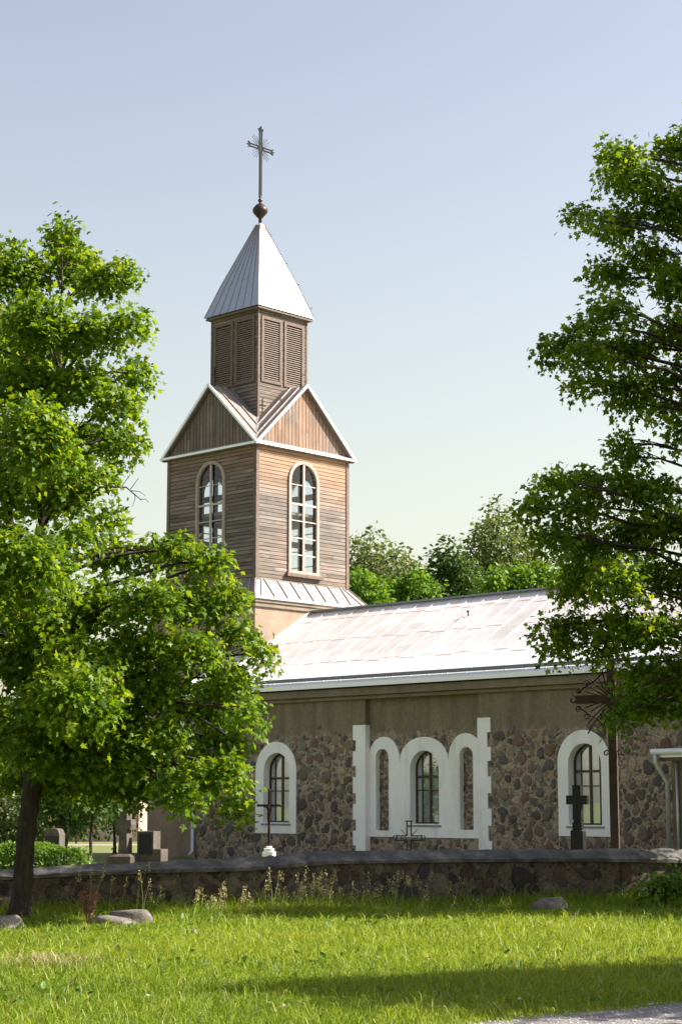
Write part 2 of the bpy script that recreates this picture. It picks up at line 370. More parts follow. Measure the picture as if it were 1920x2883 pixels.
# ------------------------------------------------------------------ ground, road, far wood
def grass_ground():
    s = NT('turf soil'); v = s.obj()
    col = s.ramp(s.noise(v, .9, 7, .7), [(.3, (.10, .12, .035)), (.55, (.14, .16, .05)), (.75, (.19, .18, .08))])
    return s.done(col, .95, nrm=s.bump(s.noise(v, 12, 5), .8, .05))
def road_mat():
    s = NT('gravel road'); v = s.obj()
    pv = s.n('TexVoronoi', {'Vector': v, 'Scale': 38.0})
    pc = s.n('SeparateColor', {0: pv.outputs['Color']})
    col = s.ramp(pc.outputs[0], [(0, (.10, .094, .098)), (.5, (.165, .155, .156)), (1, (.27, .255, .255))])
    col = s.mix(s.math('MULTIPLY', s.noise(v, 1.1, 5), .6), col, (.20, .18, .165))
    return s.done(col, .9, nrm=s.bump(s.math('SUBTRACT', 1.0, pv.outputs['Distance']), .7, .02))
gm = grass_ground()
g = MB(); S = 900
g.add([(-S, -60, 0), (S, -60, 0), (S, S, 0), (-S, S, 0)], [(0, 1, 2, 3)])
tag(g.build('ground', gm), kind='structure')
ra, rb = ground(1120, 2356), ground(1568, 2308)
rd = (rb - ra).normalized(); rn_ = Vector((rd.y, -rd.x, 0))
r0, r1 = ra - rd * 40, ra + rd * 60
def road_edge(p, jitter=.10):
    return p + rn_ * (jitter * math.sin(p.x * 3.1) * .5 + random.uniform(-.5, .5) * jitter)
rdm = MB(); top = [road_edge(r0 + (r1 - r0) * (i / 200)) for i in range(201)]; bot = [r0 + (r1 - r0) * (i / 200) + rn_ * 5.2 for i in range(201)]
rdm.add([(p.x, p.y, .006) for p in top] + [(p.x, p.y, .006) for p in bot], [(i, 201 + i, 202 + i, i + 1) for i in range(200)])
tag(rdm.build('road', road_mat()), kind='structure')
def on_road(x, y): return (x - ra.x) * rn_.x + (y - ra.y) * rn_.y      # >0 on the road side
# sandy path far behind, left of the church
pm_ = MB(); pm_.add([(-40, 66, .006), (-3, 69, .006), (-3, 71.5, .006), (-40, 68.5, .006)], [(0, 1, 2, 3)])
tag(pm_.build('path', plain('sandy path', (.27, .215, .165), .95, 0, .4, 2)), kind='structure')

# ------------------------------------------------------------------ the church
church = empty('church', CH, YAW)
tag(church, 'village church with weathered wooden bell tower and fieldstone nave under a pale tin roof', 'church')
W2, E2, B2, S2, G2, P2 = 2.006, 2.162, 1.073, 1.244, 2.347, 2.48
Z_AP, Z_SE, Z_GA, Z_ME, Z_WB, Z_PE = 20.14, 16.94, 14.41, 12.32, 8.30, 7.62
YW = -3.907                                  # front of the nave wall
# stone base of the tower
b = MB().box(-G2, G2, -G2, G2, 0, 7.31)
b.box(-G2 - .05, G2 + .05, -G2 - .05, G2 + .05, 0, .6)
b.build('tower_base', M['base'], church)
b = MB().box(-G2 - .06, G2 + .06, -G2 - .06, G2 + .06, 7.313, 7.44).box(-G2 - .10, G2 + .10, -G2 - .10, G2 + .10, 7.443, 7.575)
b.build('tower_cornice', M['cement'], church, .015)
# pent roof between stone base and wooden shaft
pr = MB(); sm = MB()
for k in range(4):
    q = MB().slab([(-P2, -P2, Z_PE), (P2, -P2, Z_PE), (W2, -W2, 8.19), (-W2, -W2, 8.19)], .04).rot(k); pr.add(q.v, q.f)
    q = MB()
    for i in range(9):
        x = -P2 + 2 * P2 * (i + .5) / 9; x2 = x * W2 / P2 if abs(x) > W2 else x
        q.bar((x2, -W2, 8.21), (x, -P2, Z_PE + .02), .03, .05, (0, -.7, .7))
    q.bar((W2, -W2, 8.21), (P2, -P2, Z_PE + .02), .05, .05)
    q.rot(k); sm.add(q.v, q.f)
o = pr.build('pent_roof', M['tin'], church); sm.build('roof_seam', M['seam'], o)
b = MB()
for k in range(4): q = MB().box(-P2 - .015, P2 + .015, -P2 - .015, -P2 + .02, Z_PE - .07, Z_PE + .02).rot(k); b.add(q.v, q.f)
b.build('pent_roof_edge', M['pipe'], church)
# wooden shaft with arched windows on all four sides
WO, WZ0, WZ1 = 1.14, 8.55, 11.93
for k in range(4):
    e = .001 * k
    xl = W2 if k % 2 == 0 else W2 - .12
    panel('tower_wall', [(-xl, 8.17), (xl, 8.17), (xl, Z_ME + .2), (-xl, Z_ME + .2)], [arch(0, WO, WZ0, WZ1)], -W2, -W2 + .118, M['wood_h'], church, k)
    w = panel('tower_window', arch(0, WO + .18, WZ0 - .06, WZ1 + .09), [arch(0, WO - .03, WZ0 + .03, WZ1 - .015)], -W2 - .05, -W2 + .03, M['ftrim'], church, k)
    m = MB()
    m.box(-.035, .035, -W2 - .03, -W2 + .02, WZ0 + .04, WZ1 - .02)
    m.box(-WO / 2, WO / 2, -W2 - .036, -W2 + .024, 10.615, 10.675)
    for z in (10.13, 9.60, 9.08): m.box(-WO / 2, WO / 2, -W2 - .02, -W2 + .015, z - .016, z + .016)
    for z in (11.25,): m.box(-WO / 2, WO / 2, -W2 - .012, -W2 + .012, z - .012, z + .012)
    m.rot(k).build('glazing_bar', M['trim_w'], w)
    sl = MB().box(-WO / 2 - .2, WO / 2 + .2, -W2 - .12, -W2 - .002, WZ0 - .17, WZ0 - .062).rot(k); sl.build('sill', M['trim'], w, .008)
    panel('glass', arch(0, WO - .02, WZ0 + .02, WZ1 - .01), [], -W2 + .04, -W2 + .046, M['tglass'], w, k)
# corner boards
for k in range(4): MB().box(-W2 - .025, -W2 + .10, -W2 - .025, -W2 + .10, 8.19, Z_ME - .0).rot(k).build('corner_board', M['trim'], church)
b = MB().box(-1.9, 1.9, -1.9, 1.9, 10.30, 10.42).box(-1.87, 1.87, -1.87, 1.87, 8.10, 8.2)
b2 = MB()
for x in (-.95, .95):
    b2.box(x - .08, x + .08, -1.87, 1.87, 9.50, 9.66)
    b2.box(-1.87, 1.87, x - .08, x + .08, 11.0, 11.16)
    for y in (-.95, .95): b2.box(x - .06, x + .06, y - .06, y + .06, 8.2, 12.3)
# inner floor as a ring so that daylight passes through the windows
fl = MB().box(-1.87, 1.87, 1.0, 1.87, 10.32, 10.42).box(-1.87, 1.87, -1.87, -1.0, 10.32, 10.42).box(-1.87, -1.0, -1.0, 1.0, 10.32, 10.42).box(-1.0, 1.87, -1.0, 1.0, 10.325, 10.415)
fl.box(-1.87, 1.87, -1.87, 1.87, 8.2, 8.28)
o = fl.build('tower_floor', M['beam'], church); b2.build('beam', M['beam'], church)
b = MB().box(-1.88, 1.88, -1.88, 1.88, Z_ME + .08, Z_ME + .16); b.build('tower_ceiling', M['beam'], church)
# main eave skirt, gables and cross roof
b = MB(); t = MB(); ed = MB()
MS = (Z_GA - Z_ME) / E2
for k in range(4):
    q = MB().slab([(-E2, -E2, Z_ME + .02), (E2, -E2, Z_ME + .02), (W2, -W2, Z_ME + .13), (-W2, -W2, Z_ME + .13)], .03).rot(k); t.add(q.v, q.f)
    q = MB().box(-E2 + .03, E2 - .03, -E2 + .03, -W2 - .001, Z_ME - .07, Z_ME - .015).rot(k); b.add(q.v, q.f)
    q = MB().box(-E2 - .012, E2 + .012, -E2 - .02, -E2 + .012, Z_ME - .04, Z_ME + .03).rot(k); ed.add(q.v, q.f)
o = t.build('eave_skirt', M['seam'], church); b.build('eave_soffit', M['trim'], church)
ed.build('eave_edge', M['edge'], church)
for k in range(4):
    gz = Z_ME + .10; gw = W2 - .02
    gb = MB().prism([(-gw, gz), (gw, gz), (0, gz + gw * MS + .0)], lambda x, z: (x, -W2 - .015, z), lambda x, z: (x, -W2 + .10, z)).rot(k)
    gb.build('gable', M['wood_v'], church)
    rf = MB(); se = MB(); rk = MB(); sf = MB()
    for s in (-1, 1):
        rf.slab([(0, -E2, Z_GA), (0, 0, Z_GA), (s * E2, -E2, Z_ME)], .05)
        for yy in (.62, 1.08, 1.54):
            yv = -E2 + yy * .9 - .25
            xe = -yv
            se.bar((0, yv, Z_GA + .015), (s * xe, yv, Z_GA - MS * xe + .015), .03, .06, (s * MS, 0, 1))
        rk.bar((s * (E2 + .03), -E2 - .012, Z_ME - .035), (0, -E2 - .012, Z_GA - .005), .05, .078, (s * MS, 0, 1))
        sf.slab([(0, -E2 + .02, Z_GA - .055), (0, -W2 - .02, Z_GA - .055), (s * E2, -W2 - .02, Z_ME - .055), (s * E2, -E2 + .02, Z_ME - .055)], .05)
    se.bar((E2, -E2, Z_ME + .02), (1.0, -1.0, Z_GA - MS * 1.0 + .02), .10, .03)
    o = rf.rot(k).build('gable_roof', M['tin'], church); se.rot(k).build('roof_seam', M['seam'], o)
    rk.rot(k).build('bargeboard', M['edge'], church); sf.rot(k).build('rake_soffit', M['trim'], church)
# belfry
LZ0, LZ1 = 14.60, 16.62; lv = [(-.90, -.11), (.09, .88)]
for k in range(4):
    xl = B2 if k % 2 == 0 else B2 - .08
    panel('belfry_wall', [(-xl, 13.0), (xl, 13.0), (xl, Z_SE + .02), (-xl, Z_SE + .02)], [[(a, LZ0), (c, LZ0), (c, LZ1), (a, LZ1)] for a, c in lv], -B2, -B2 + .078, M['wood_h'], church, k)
    for a, c in lv:
        f = panel('louver', [(a - .05, LZ0 - .05), (c + .05, LZ0 - .05), (c + .05, LZ1 + .05), (a - .05, LZ1 + .05)], [[(a + .05, LZ0 + .05), (c - .05, LZ0 + .05), (c - .05, LZ1 - .05), (a + .05, LZ1 - .05)]], -B2 - .035, -B2 + .03, M['trim'], church, k)
        m = MB(); n = 27
        for i in range(n):
            z = LZ0 + .07 + (LZ1 - LZ0 - .14) * (i + .5) / n
            m.bar((a + .03, -B2 + .01, z), (c - .03, -B2 + .01, z), .085, .014, (0, -.62, .78))
        m.rot(k).build('slat', M['slat'], f)
for k in range(4): MB().box(-B2 - .02, -B2 + .05, -B2 - .02, -B2 + .05, 13.1, Z_SE - .03).rot(k).build('corner_board', M['trim'], church)
MB().box(-B2 + .1, B2 - .1, -B2 + .1, B2 - .1, 14.3, 14.4).build('belfry_floor', M['dark'], church)
# spire
sp = MB(); se = MB(); S_in = .09
for k in range(4):
    q = MB().slab([(-S2, -S2, Z_SE), (S2, -S2, Z_SE), (S2 * .72, -S2 * .72, Z_SE + 1.02), (-S2 * .72, -S2 * .72, Z_SE + 1.02)], .03).rot(k); sp.add(q.v, q.f)
    q = MB().slab([(-S2 * .72, -S2 * .72, Z_SE + 1.02), (S2 * .72, -S2 * .72, Z_SE + 1.02), (S_in, -S_in, Z_AP - .08), (-S_in, -S_in, Z_AP - .08)], .03).rot(k); sp.add(q.v, q.f)
    q = MB().slab([(-S_in, -S_in, Z_AP - .08), (S_in, -S_in, Z_AP - .08), (0, 0, Z_AP + .03)], .02).rot(k); sp.add(q.v, q.f)
    q = MB()
    for fx in (-.72, -.43, -.14, .14, .43, .72):
        p0 = Vector((S2 * fx, -S2, Z_SE + .008)); p1 = Vector((S2 * .72 * fx, -S2 * .72, Z_SE + 1.028)); p2 = Vector((S_in * fx, -S_in, Z_AP - .07))
        q.bar(p0, p1, .012, .028, (0, -1, .4)); q.bar(p1, p2, .012, .028, (0, -1, .4))
    p0 = Vector((S2, -S2, Z_SE)); p1 = Vector((S2 * .72, -S2 * .72, Z_SE + 1.02)); p2 = Vector((S_in, -S_in, Z_AP - .07))
    q.bar(p0, p1, .03, .04, (1, -1, .5)); q.bar(p1, p2, .03, .04, (1, -1, .5))
    q.rot(k); se.add(q.v, q.f)
o = sp.build('spire_roof', M['spire'], church); se.build('roof_seam', M['spseam'], o)
for f in (.10, .34, .56, .86):
    r = S2 * (1 - f) + .02; z = Z_SE + (Z_AP - Z_SE) * f
    MB().bar((r, r, z), (r + .06, r + .06, z + .07), .018, .018).build('roof_hook', M['iron'], o)
MB().box(-S2 + .03, S2 - .03, -S2 + .03, S2 - .03, Z_SE - .09, Z_SE - .035).build('spire_soffit', M['trim'], church)
# ball and cross on the spire
sc = MB(); sc.lathe([(.0, Z_AP), (.055, Z_AP + .01), (.05, 20.27), (.13, 20.36), (.235, 20.48), (.25, 20.555), (.235, 20.62), (.14, 20.74), (.06, 20.79), (.035, 20.82), (.075, 20.87), (.075, 20.91), (.03, 20.97), (.05, 21.02), (.0, 21.08)])
ball = sc.build('spire_ball', M['copper'], church)
cr = MB()
CB, CT = 22.67, 23.38
def bc(a, c, w=.04): cr.bar(a, c, w, w)
cr.bar((0, 0, 21.0), (0, 0, 22.5), .11, .04, (1, 0, 0))
for yy in (-.045, .045):
    bc((0, yy, 22.5), (0, yy, CT - .12))
    for s in (-1, 1): bc((0, s * .12, CB + yy), (0, s * .5, CB + yy))
for s in (-1, 1):                             # finials on the arms
    bc((0, s * .5, CB - .07), (0, s * .5, CB + .07)); bc((0, s * .5, CB + .06), (0, s * .56, CB + .09)); bc((0, s * .5, CB - .06), (0, s * .56, CB - .09)); bc((0, s * .5, CB), (0, s * .60, CB))
    bc((0, s * .07, CT - .12), (0, s * .10, CT - .05)); bc((0, s * .045, CT - .10), (0, 0, CT + .03))
    for t in (-1, 1): bc((0, s * .135, CB), (0, 0, CB + t * .17), .035)
bc((0, -.07, CT - .12), (0, .07, CT - .12))
for i in range(4):
    for da in (-.33, -.11, .11, .33):
        a = math.pi / 4 + i * math.pi / 2 + da; l = .50 if abs(da) < .2 else .40
        cr.bar((0, .16 * math.cos(a), CB + .16 * math.sin(a)), (0, l * math.cos(a), CB + l * math.sin(a)), .011, .011)
cr.build('spire_cross', M['iron'], church)
# small iron crosses on the gable peaks
for k in range(4):
    q = MB().bar((0, -1.9, Z_GA - .02), (0, -1.9, Z_GA + .62), .03, .03).bar((-.16, -1.9, Z_GA + .38), (.16, -1.9, Z_GA + .38), .018, .018).rot(k)
    q.build('gable_cross', M['iron'], church)

# nave
NX0, NX1, NW = 1.51, 29.0, 3.907
XA = wpt(1028, 2200, YW)[0]; XB = wpt(1350, 2200, YW)[0]; REC = .17
YM = YW + REC
def wz(u, v, y=YW): return wpt(u, v, y)
def opening(ul, ur, vt, vb, y):
    x0, _ = wpt(ul, (vt + vb) / 2, y); x1, _ = wpt(ur, (vt + vb) / 2, y); um = (ul + ur) / 2
    return ((x0 + x1) / 2, x1 - x0, wpt(um, vb, y)[1], wpt(um, vt, y)[1])
wl = opening(742, 818, 2118, 2319, YW); wlo = opening(721.3, 835.3, 2089, 2347.5, YW)
wr = opening(1599.6, 1697, 2090.7, 2326.5, YW); wro = opening(1572.6, 1719.8, 2055.5, 2356, YW)
wc = opening(1154, 1239, 2111, 2323, YM)
nl = opening(1058, 1098, 2106.6, 2342, YM); nr = opening(1294, 1336, 2101, 2340, YM)
# further windows east of the frame
pitch_x = wr[0] - wl[0]
wf = [(wr[0] + d, *wr[1:]) for d in (4.6, 9.2)]; wfo = [(wro[0] + d, *wro[1:]) for d in (4.6, 9.2)]
ZW = 4.52
panel('nave_wall', [(NX0, 0), (XA, 0), (XA, ZW), (NX0, ZW)], [arch(*wl)], YW, YW + .5, M['stone'], church)
panel('nave_wall', [(XA - .001, 0), (XB + .001, 0), (XB + .001, ZW), (XA - .001, ZW)], [arch(*wc), arch(*nl), arch(*nr)], YM, YM + .5 - REC, M['stone'], church)
panel('nave_wall', [(XB, 0), (NX1, 0), (NX1, ZW), (XB, ZW)], [arch(*wr)] + [arch(*w) for w in wf], YW, YW + .5, M['stone'], church)
for n_ in (nl, nr): MB().box(n_[0] - n_[1], n_[0] + n_[1], YM + .14, YM + .25, n_[2] - .3, n_[3] + .3).build('niche_back', M['stone'], church)
b = MB().box(NX0 + .003, NX1, NW - .5, NW, 0, ZW); b.box(NX1, NX1 + .5, -NW, NW, 0, ZW)
b.prism([(-NW + .01, 0), (NW - .01, 0), (NW - .01, 4.9), (0, 7.1), (-NW + .01, 4.9)], lambda y, z: (NX0 + .004, y, z), lambda y, z: (NX0 + .5, y, z))
b.prism([(-NW, ZW), (NW, ZW), (0, 7.1)], lambda y, z: (NX1, y, z), lambda y, z: (NX1 + .4, y, z))
b.build('nave_wall', M['cement'], church)
# limewashed surrounds
def sur(cxw, cxo, y):
    return panel('window_surround', arch(*cxo, 20), [arch(*cxw, 20)], y - .03, y + .02, M['white'], church)
for w_, o_ in [(wl, wlo), (wr, wro)] + list(zip(wf, wfo)): sur(w_, o_, YW)
x0t = XA + .002; x1t = XB - .002
zb = (wz(1100, 2359.5, YM)[1] + wz(1300, 2359, YM)[1]) / 2
v1x, v1z = wz(1127, 2147, YM); v2x, v2z = wz(1263.6, 2147, YM); vz = (v1z + v2z) / 2
ztl = wz(1083, 2075, YM)[1]; ztc = wz(1197, 2075, YM)[1]; ztr = wz(1315.6, 2064.5, YM)[1]
def arc(xa, xb, za, zt, zb_, n=12):          # from (xa,za) over the crown to (xb,zb_)
    cx = (xa + xb) / 2; r = (xb - xa) / 2
    return [(cx - r * math.cos(math.pi * i / n), (za if i < n / 2 else zb_) + (zt - (za if i < n / 2 else zb_)) * math.sin(math.pi * i / n) ** .9) for i in range(n + 1)]
out = [(x0t, zb), (x0t, vz + .02)] + arc(x0t, v1x, vz + .1, ztl, vz)[1:] + arc(v1x, v2x, vz, ztc, vz)[1:] + arc(v2x, x1t, vz, ztr, vz + .1)[1:] + [(x1t, zb)]
panel('triple_surround', out, [arch(*wc, 20), arch(*nl, 14), arch(*nr, 14)], YM - .03, YM + .02, M['white'], church)
zs_ = lambda v, u: wz(u, v, YW)[1]
pw = wz(1028, 2200)[0] - wz(995.5, 2200)[0]
def pier(xin, side, tops, wide, narrow):      # toothed white quoin strip
    pts = [(xin, tops[0])]
    outs = []
    for i in range(len(tops) - 1):
        w_ = wide if i % 2 == 0 else narrow
        outs += [(xin + side * w_, tops[i]), (xin + side * w_, tops[i + 1])]
    pts += outs + [(xin, tops[-1])]
    return pts
tl = [zs_(1600 + v / 2.412, 1005) for v in (1068, 1170, 1245, 1345, 1420, 1530, 1605, 1710, 1785, 1885, 1960, 2060, 2135, 2240, 2320)]
tr = [zs_(1650 + v / 2.4123, 1370) for v in (895, 995, 1095, 1190, 1295, 1410, 1515, 1630, 1735, 1840, 1945, 2050, 2150)]
pwr = wz(1384, 2200)[0] - wz(1350, 2200)[0]
panel('quoin_strip', pier(XA + .03, -1, tl, pw + .03, pw - .075), [], YW - .03, YM - .01, M['white'], church)
panel('quoin_strip', pier(XB - .03, 1, tr, pwr + .03, pwr - .075), [], YW - .03, YM - .01, M['white'], church)
# windows of the nave
def nave_window(w_, y):
    cx, ww, z0, z1 = w_
    fr = panel('nave_window', arch(cx, ww + .03, z0 - .03, z1 + .02, 20), [arch(cx, ww - .10, z0 + .06, z1 - .055, 20)], y + .2, y + .26, M['frame'], church)
    m = MB(); zt = z1 - ww * .68
    m.box(cx - .03, cx + .03, y + .205, y + .25, z0 + .05, z1 - .03)
    for s in (-1, 1): m.box(cx + s * ww * .27 - .014, cx + s * ww * .27 + .014, y + .212, y + .245, z0 + .05, z1 - .10)
    m.box(cx - ww / 2, cx + ww / 2, y + .2075, y + .252, zt - .03, zt + .03); m.box(cx - ww / 2, cx + ww / 2, y + .21, y + .248, zt - .36, zt - .33)
    m.build('glazing_bar', M['frame'], fr)
    panel('glass', arch(cx, ww - .02, z0, z1 - .01, 20), [], y + .228, y + .234, M['glass'], fr)
    cu = MB()                                  # pleated curtains hung inside
    for xa, xb in ((cx - ww * .47, cx - ww * .09), (cx - ww * .03, cx + ww * .25), (cx + ww * .30, cx + ww * .48)):
        n = 14
        v = [(xa + (xb - xa) * i / n, y + .275 + .02 * (i % 2), z) for z in (z0, z1 - .15) for i in range(n + 1)]
        cu.add(v, [(i, i + 1, n + 2 + i, n + 1 + i) for i in range(n)])
    cu.build('curtain', M['curtain'], fr)
    s_ = MB().box(cx - ww / 2 - .04, cx + ww / 2 + .04, y - .06, y + .21, z0 - .05, z0 - .008); s_.build('sill', M['gutter'], fr)
def reveal(w_, y, dep, par=None):
    panel('reveal', arch(w_[0], w_[1] + .002, w_[2], w_[3], 20), [arch(w_[0], w_[1] - .05, w_[2] + .02, w_[3] - .025, 20)], y - .027, y + dep, M['white'], church)
for w_ in (wl, wr, *wf): reveal(w_, YW, .198)
reveal(wc, YM, .198)
for w_ in (nl, nr): reveal(w_, YM, .138)
for w_ in (wl, wr, *wf): nave_window(w_, YW)
nave_window(wc, YM)
MB().box(NX0 + .6, NX1 - .1, -NW + 1.6, -NW + 1.7, 0, 4.4).build('nave_interior', M['dark'], church)
# cornice, roof, gutter
b = MB().box(NX0 - .1, NX1 + .5, -4.16, YW - .001, 4.40, 4.60).box(NX0 - .06, NX1 + .5, -4.03, YW - .002, 4.30, 4.397)
b.box(NX0 - .1, NX1 + .5, NW + .001, 4.16, 4.40, 4.60)
b.build('nave_cornice', M['cement'], church, .02)
ER, ZR, EY, ZE = 0, 7.295, 4.30, 4.72
rf = MB(); sm = MB()
for s in (-1, 1):
    rf.slab([(1.22, 0, ZR), (NX1 + .7, 0, ZR), (NX1 + .7, s * EY, ZE), (1.22, s * EY, ZE)], .06)
    x = math.ceil(1.22 / .62) * .62
    while x < NX1 + .6:
        if abs(x) < G2 and False: pass
        sm.bar((x, s * .02, ZR + .008), (x, s * (EY - .02), ZE + .014), .022, .014, (0, s * .5, .85)); x += .62
o = rf.build('nave_roof', M['naveroof'], church); sm.build('roof_seam', M['naveroof'], o)
MB().bar((1.2, 0, ZR + .03), (NX1 + .72, 0, ZR + .03), .22, .05).build('ridge_cap', M['gutter'], church)
gt = MB()
gt.bar((1.2, -EY + .16, ZE + .17), (NX1 + .7, -EY + .16, ZE + .17), .02, .10, (0, -.5, .85))
gt.build('gutter_lip', M['gutter'], church)
MB().box(1.2, NX1 + .7, -EY - .03, -EY - .002, ZE - .10, ZE + .01).build('eave_edge', M['edge'], church)
MB().bar((1.19, 0, ZR - .03), (1.19, -EY, ZE - .03), .04, .14).bar((1.19, 0, ZR - .03), (1.19, EY, ZE - .03), .04, .14).build('verge_edge', M['edge'], church)
fl = MB()                                      # flashing against the stone tower
fl.bar((G2 + .02, -.02, ZR + .05), (G2 + .02, -EY + .1, ZE + .11), .10, .05)
fl.build('roof_flashing', M['edge'], church)
MB().bar((9.4, -1.1, 6.6), (9.4, -1.1, 6.74), .03, .03).box(9.37, 9.43, -1.13, -1.07, 6.735, 6.77).build('roof_vent', M['iron'], church)
dp = MB(); xd = NX0 + .06
dp.tube([(xd - .1, -4.3, 4.62), (xd - .1, -4.3, 4.45), (xd, YW - .08, 4.1), (xd, YW - .08, .25), (xd, YW - .22, .12)], .055, 8)
for z in (.9, 1.9, 2.9, 3.8): dp.box(xd - .07, xd + .07, YW - .15, YW + .01, z, z + .03)
dp.build('downpipe', M['pipe'], church)
# annex on the south side at the right edge
AX, AZt = wpt(1893, 2250, YW - 1.6)[0], wpt(1850, 2122, YW - 1.9)[1]
AY = YW - 1.6
AG = wpt(1834, 2117, AY - .46)[0]          # left end of the annex gutter
b = MB().box(AX, AX + 5.2, AY, YW - .002, 0, AZt - .02); b.build('annex_wall', M['cement'], church)
rf = MB().slab([(AG + .04, AY - .38, AZt + .06), (AX + 5.6, AY - .38, AZt + .06), (AX + 5.6, YW - .003, AZt + .28), (AG + .04, YW - .003, AZt + .28)], .05)
rf.build('annex_roof', M['tin'], church)
b = MB().box(AG + .12, AX + 5.5, AY - .33, AY - .002, AZt - .16, AZt - .02).box(AG + .12, AX - .002, AY, YW - .05, AZt - .16, AZt - .02); b.build('annex_soffit', M['trim'], church)
gt = MB(); gt.tube([(AG, AY - .46, AZt + .03), (AX + 5.6, AY - .46, AZt + .03)], .065, 10); gt.build('annex_gutter', M['edge'], church)
MB().box(AG + .02, AX + 5.6, AY - .40, AY - .36, AZt - .09, AZt + .05).build('eave_edge', M['edge'], church)
dp = MB().tube([(AG + .1, AY - .46, AZt), (AG + .1, AY - .46, AZt - .2), (AX - .05, AY - .10, AZt - .62), (AX - .05, AY - .10, .1)], .05, 8)
dp.tube([(AX + .16, AY - .05, AZt - .2), (AX + .16, AY - .05, .1)], .03, 8)
dp.build('annex_downpipe', M['pipe'], church)

# ------------------------------------------------------------------ boundary wall
def wall_prof(u, vr, vl, d):                   # ridge pixel, lower cap edge pixel, depth
    pr_, pl_ = at(u, vr, d + .30), at(u, vl, d)
    return pr_, pl_
cap = [(-420, 2022, 2036, 26.2), (-120, 2010, 2024, 26.4), (0, 2003, 2017, 26.5), (219, 1990, 2005, 26.9), (408, 1982, 1999, 27.3), (572, 1975, 1996, 27.7), (666, 1966.5, 1988, 28.0), (768, 1958.5, 1980, 28.3), (1062, 1957, 1976, 29.2), (1310, 1955.5, 1975, 30.0), (1568, 1954, 1978, 30.8), (1900, 1950, 1976, 31.8), (2500, 1945, 1974, 33.5)]
bw = empty('boundary_wall', at(768, 2095, 28.3)); bw.location.z = 0
tag(bw, 'low dark fieldstone churchyard wall with a pitched cement coping, behind the lawn', 'wall')
P = []
for i in range(len(cap) - 1):
    for j in range(8):
        t = j / 8; P.append([cap[i][q] + (cap[i + 1][q] - cap[i][q]) * t for q in range(4)])
V = []; Vc = []
for i, (u, vr, vl, d) in enumerate(P):
    r_, l_ = wall_prof(u, vr, vl, d)
    jz = random.uniform(-.014, .014); ov = random.uniform(-.022, .022)
    for y, z in ((d + .04, -.1), (d + .05, l_.z - .04), (d + .60, l_.z - .04), (d + .62, -.1)):
        V.append((at(u, vl, d).x, y, z))
    x = at(u, vl, d).x
    for y, z in ((d - .02 + ov, l_.z - .05), (d - .03 + ov, l_.z + jz), (d + .30, r_.z + .012 + jz), (d + .34, r_.z + jz), (d + .66, l_.z + .02), (d + .65, l_.z - .05)):
        Vc.append((x, y, z))
def strip(Vs, n, name, mat):
    m = MB(); c = len(Vs) // n
    ox, oy = bw.location.x, bw.location.y
    m.add([(x - ox, y - oy, z) for x, y, z in Vs], [(i * n + k, i * n + (k + 1) % n, (i + 1) * n + (k + 1) % n, (i + 1) * n + k)[::-1] for i in range(c - 1) for k in range(n)])
    o = m.build(name, mat, bw)
    return o
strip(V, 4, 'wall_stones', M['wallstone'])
cop = plaster_mat('coping cement', (.045, .045, .046), (.095, .09, .088), (.21, .19, .17), 3.2, 22, 1.0, (.035, .042, .028))
strip(Vc, 6, 'coping', cop)

# ------------------------------------------------------------------ raised fieldstones of the masonry
def stone_face_mat(name, k=1.0):
    s = NT(name); v = s.obj(); t = s.n('Attribute', attribute_name='tone').outputs['Fac']
    cols = [(.085, .072, .066), (.15, .112, .088), (.19, .115, .082), (.12, .105, .098), (.17, .13, .10), (.22, .155, .11), (.10, .088, .082), (.19, .165, .14), (.25, .195, .14), (.15, .092, .07), (.14, .12, .095), (.36, .28, .20)]
    col = s.ramp(t, [(i / len(cols), tuple(c * k for c in cc)) for i, cc in enumerate(cols)], 'CONSTANT')
    col = s.mix(.6, col, s.ramp(s.noise(v, 14, 7, .75), [(.3, .18), (.7, .85)]), 'OVERLAY')
    col = s.mix(s.ramp(s.noise(v, 5, 5, .7), [(.58, 0.0), (.72, .5)]), col, tuple(k * c for c in (.30, .265, .215)))
    return s.done(col, .85, nrm=s.bump(s.noise(v, 26, 6, .75), .8, .02))
def pack(x0, x1, z0, z1, n, rmin, rmax, ok, seed):
    r_ = random.Random(seed); out = []; grid = {}; cs = rmax * 2.1
    for i in range(n):
        f = i / n; r = rmin + (rmax - rmin) * ((1 - f) ** 2.2) * r_.uniform(.55, 1.0)
        x, z = r_.uniform(x0, x1), r_.uniform(z0, z1)
        if not ok(x, z, r): continue
        gx, gz = int(x // cs), int(z // cs)
        if all((x - a) ** 2 + (z - b_) ** 2 > (1.08 * (r + c)) ** 2 for i_ in (-1, 0, 1) for j_ in (-1, 0, 1) for a, b_, c in grid.get((gx + i_, gz + j_), ())):
            grid.setdefault((gx, gz), []).append((x, z, r)); out.append((x, z, r))
    return out
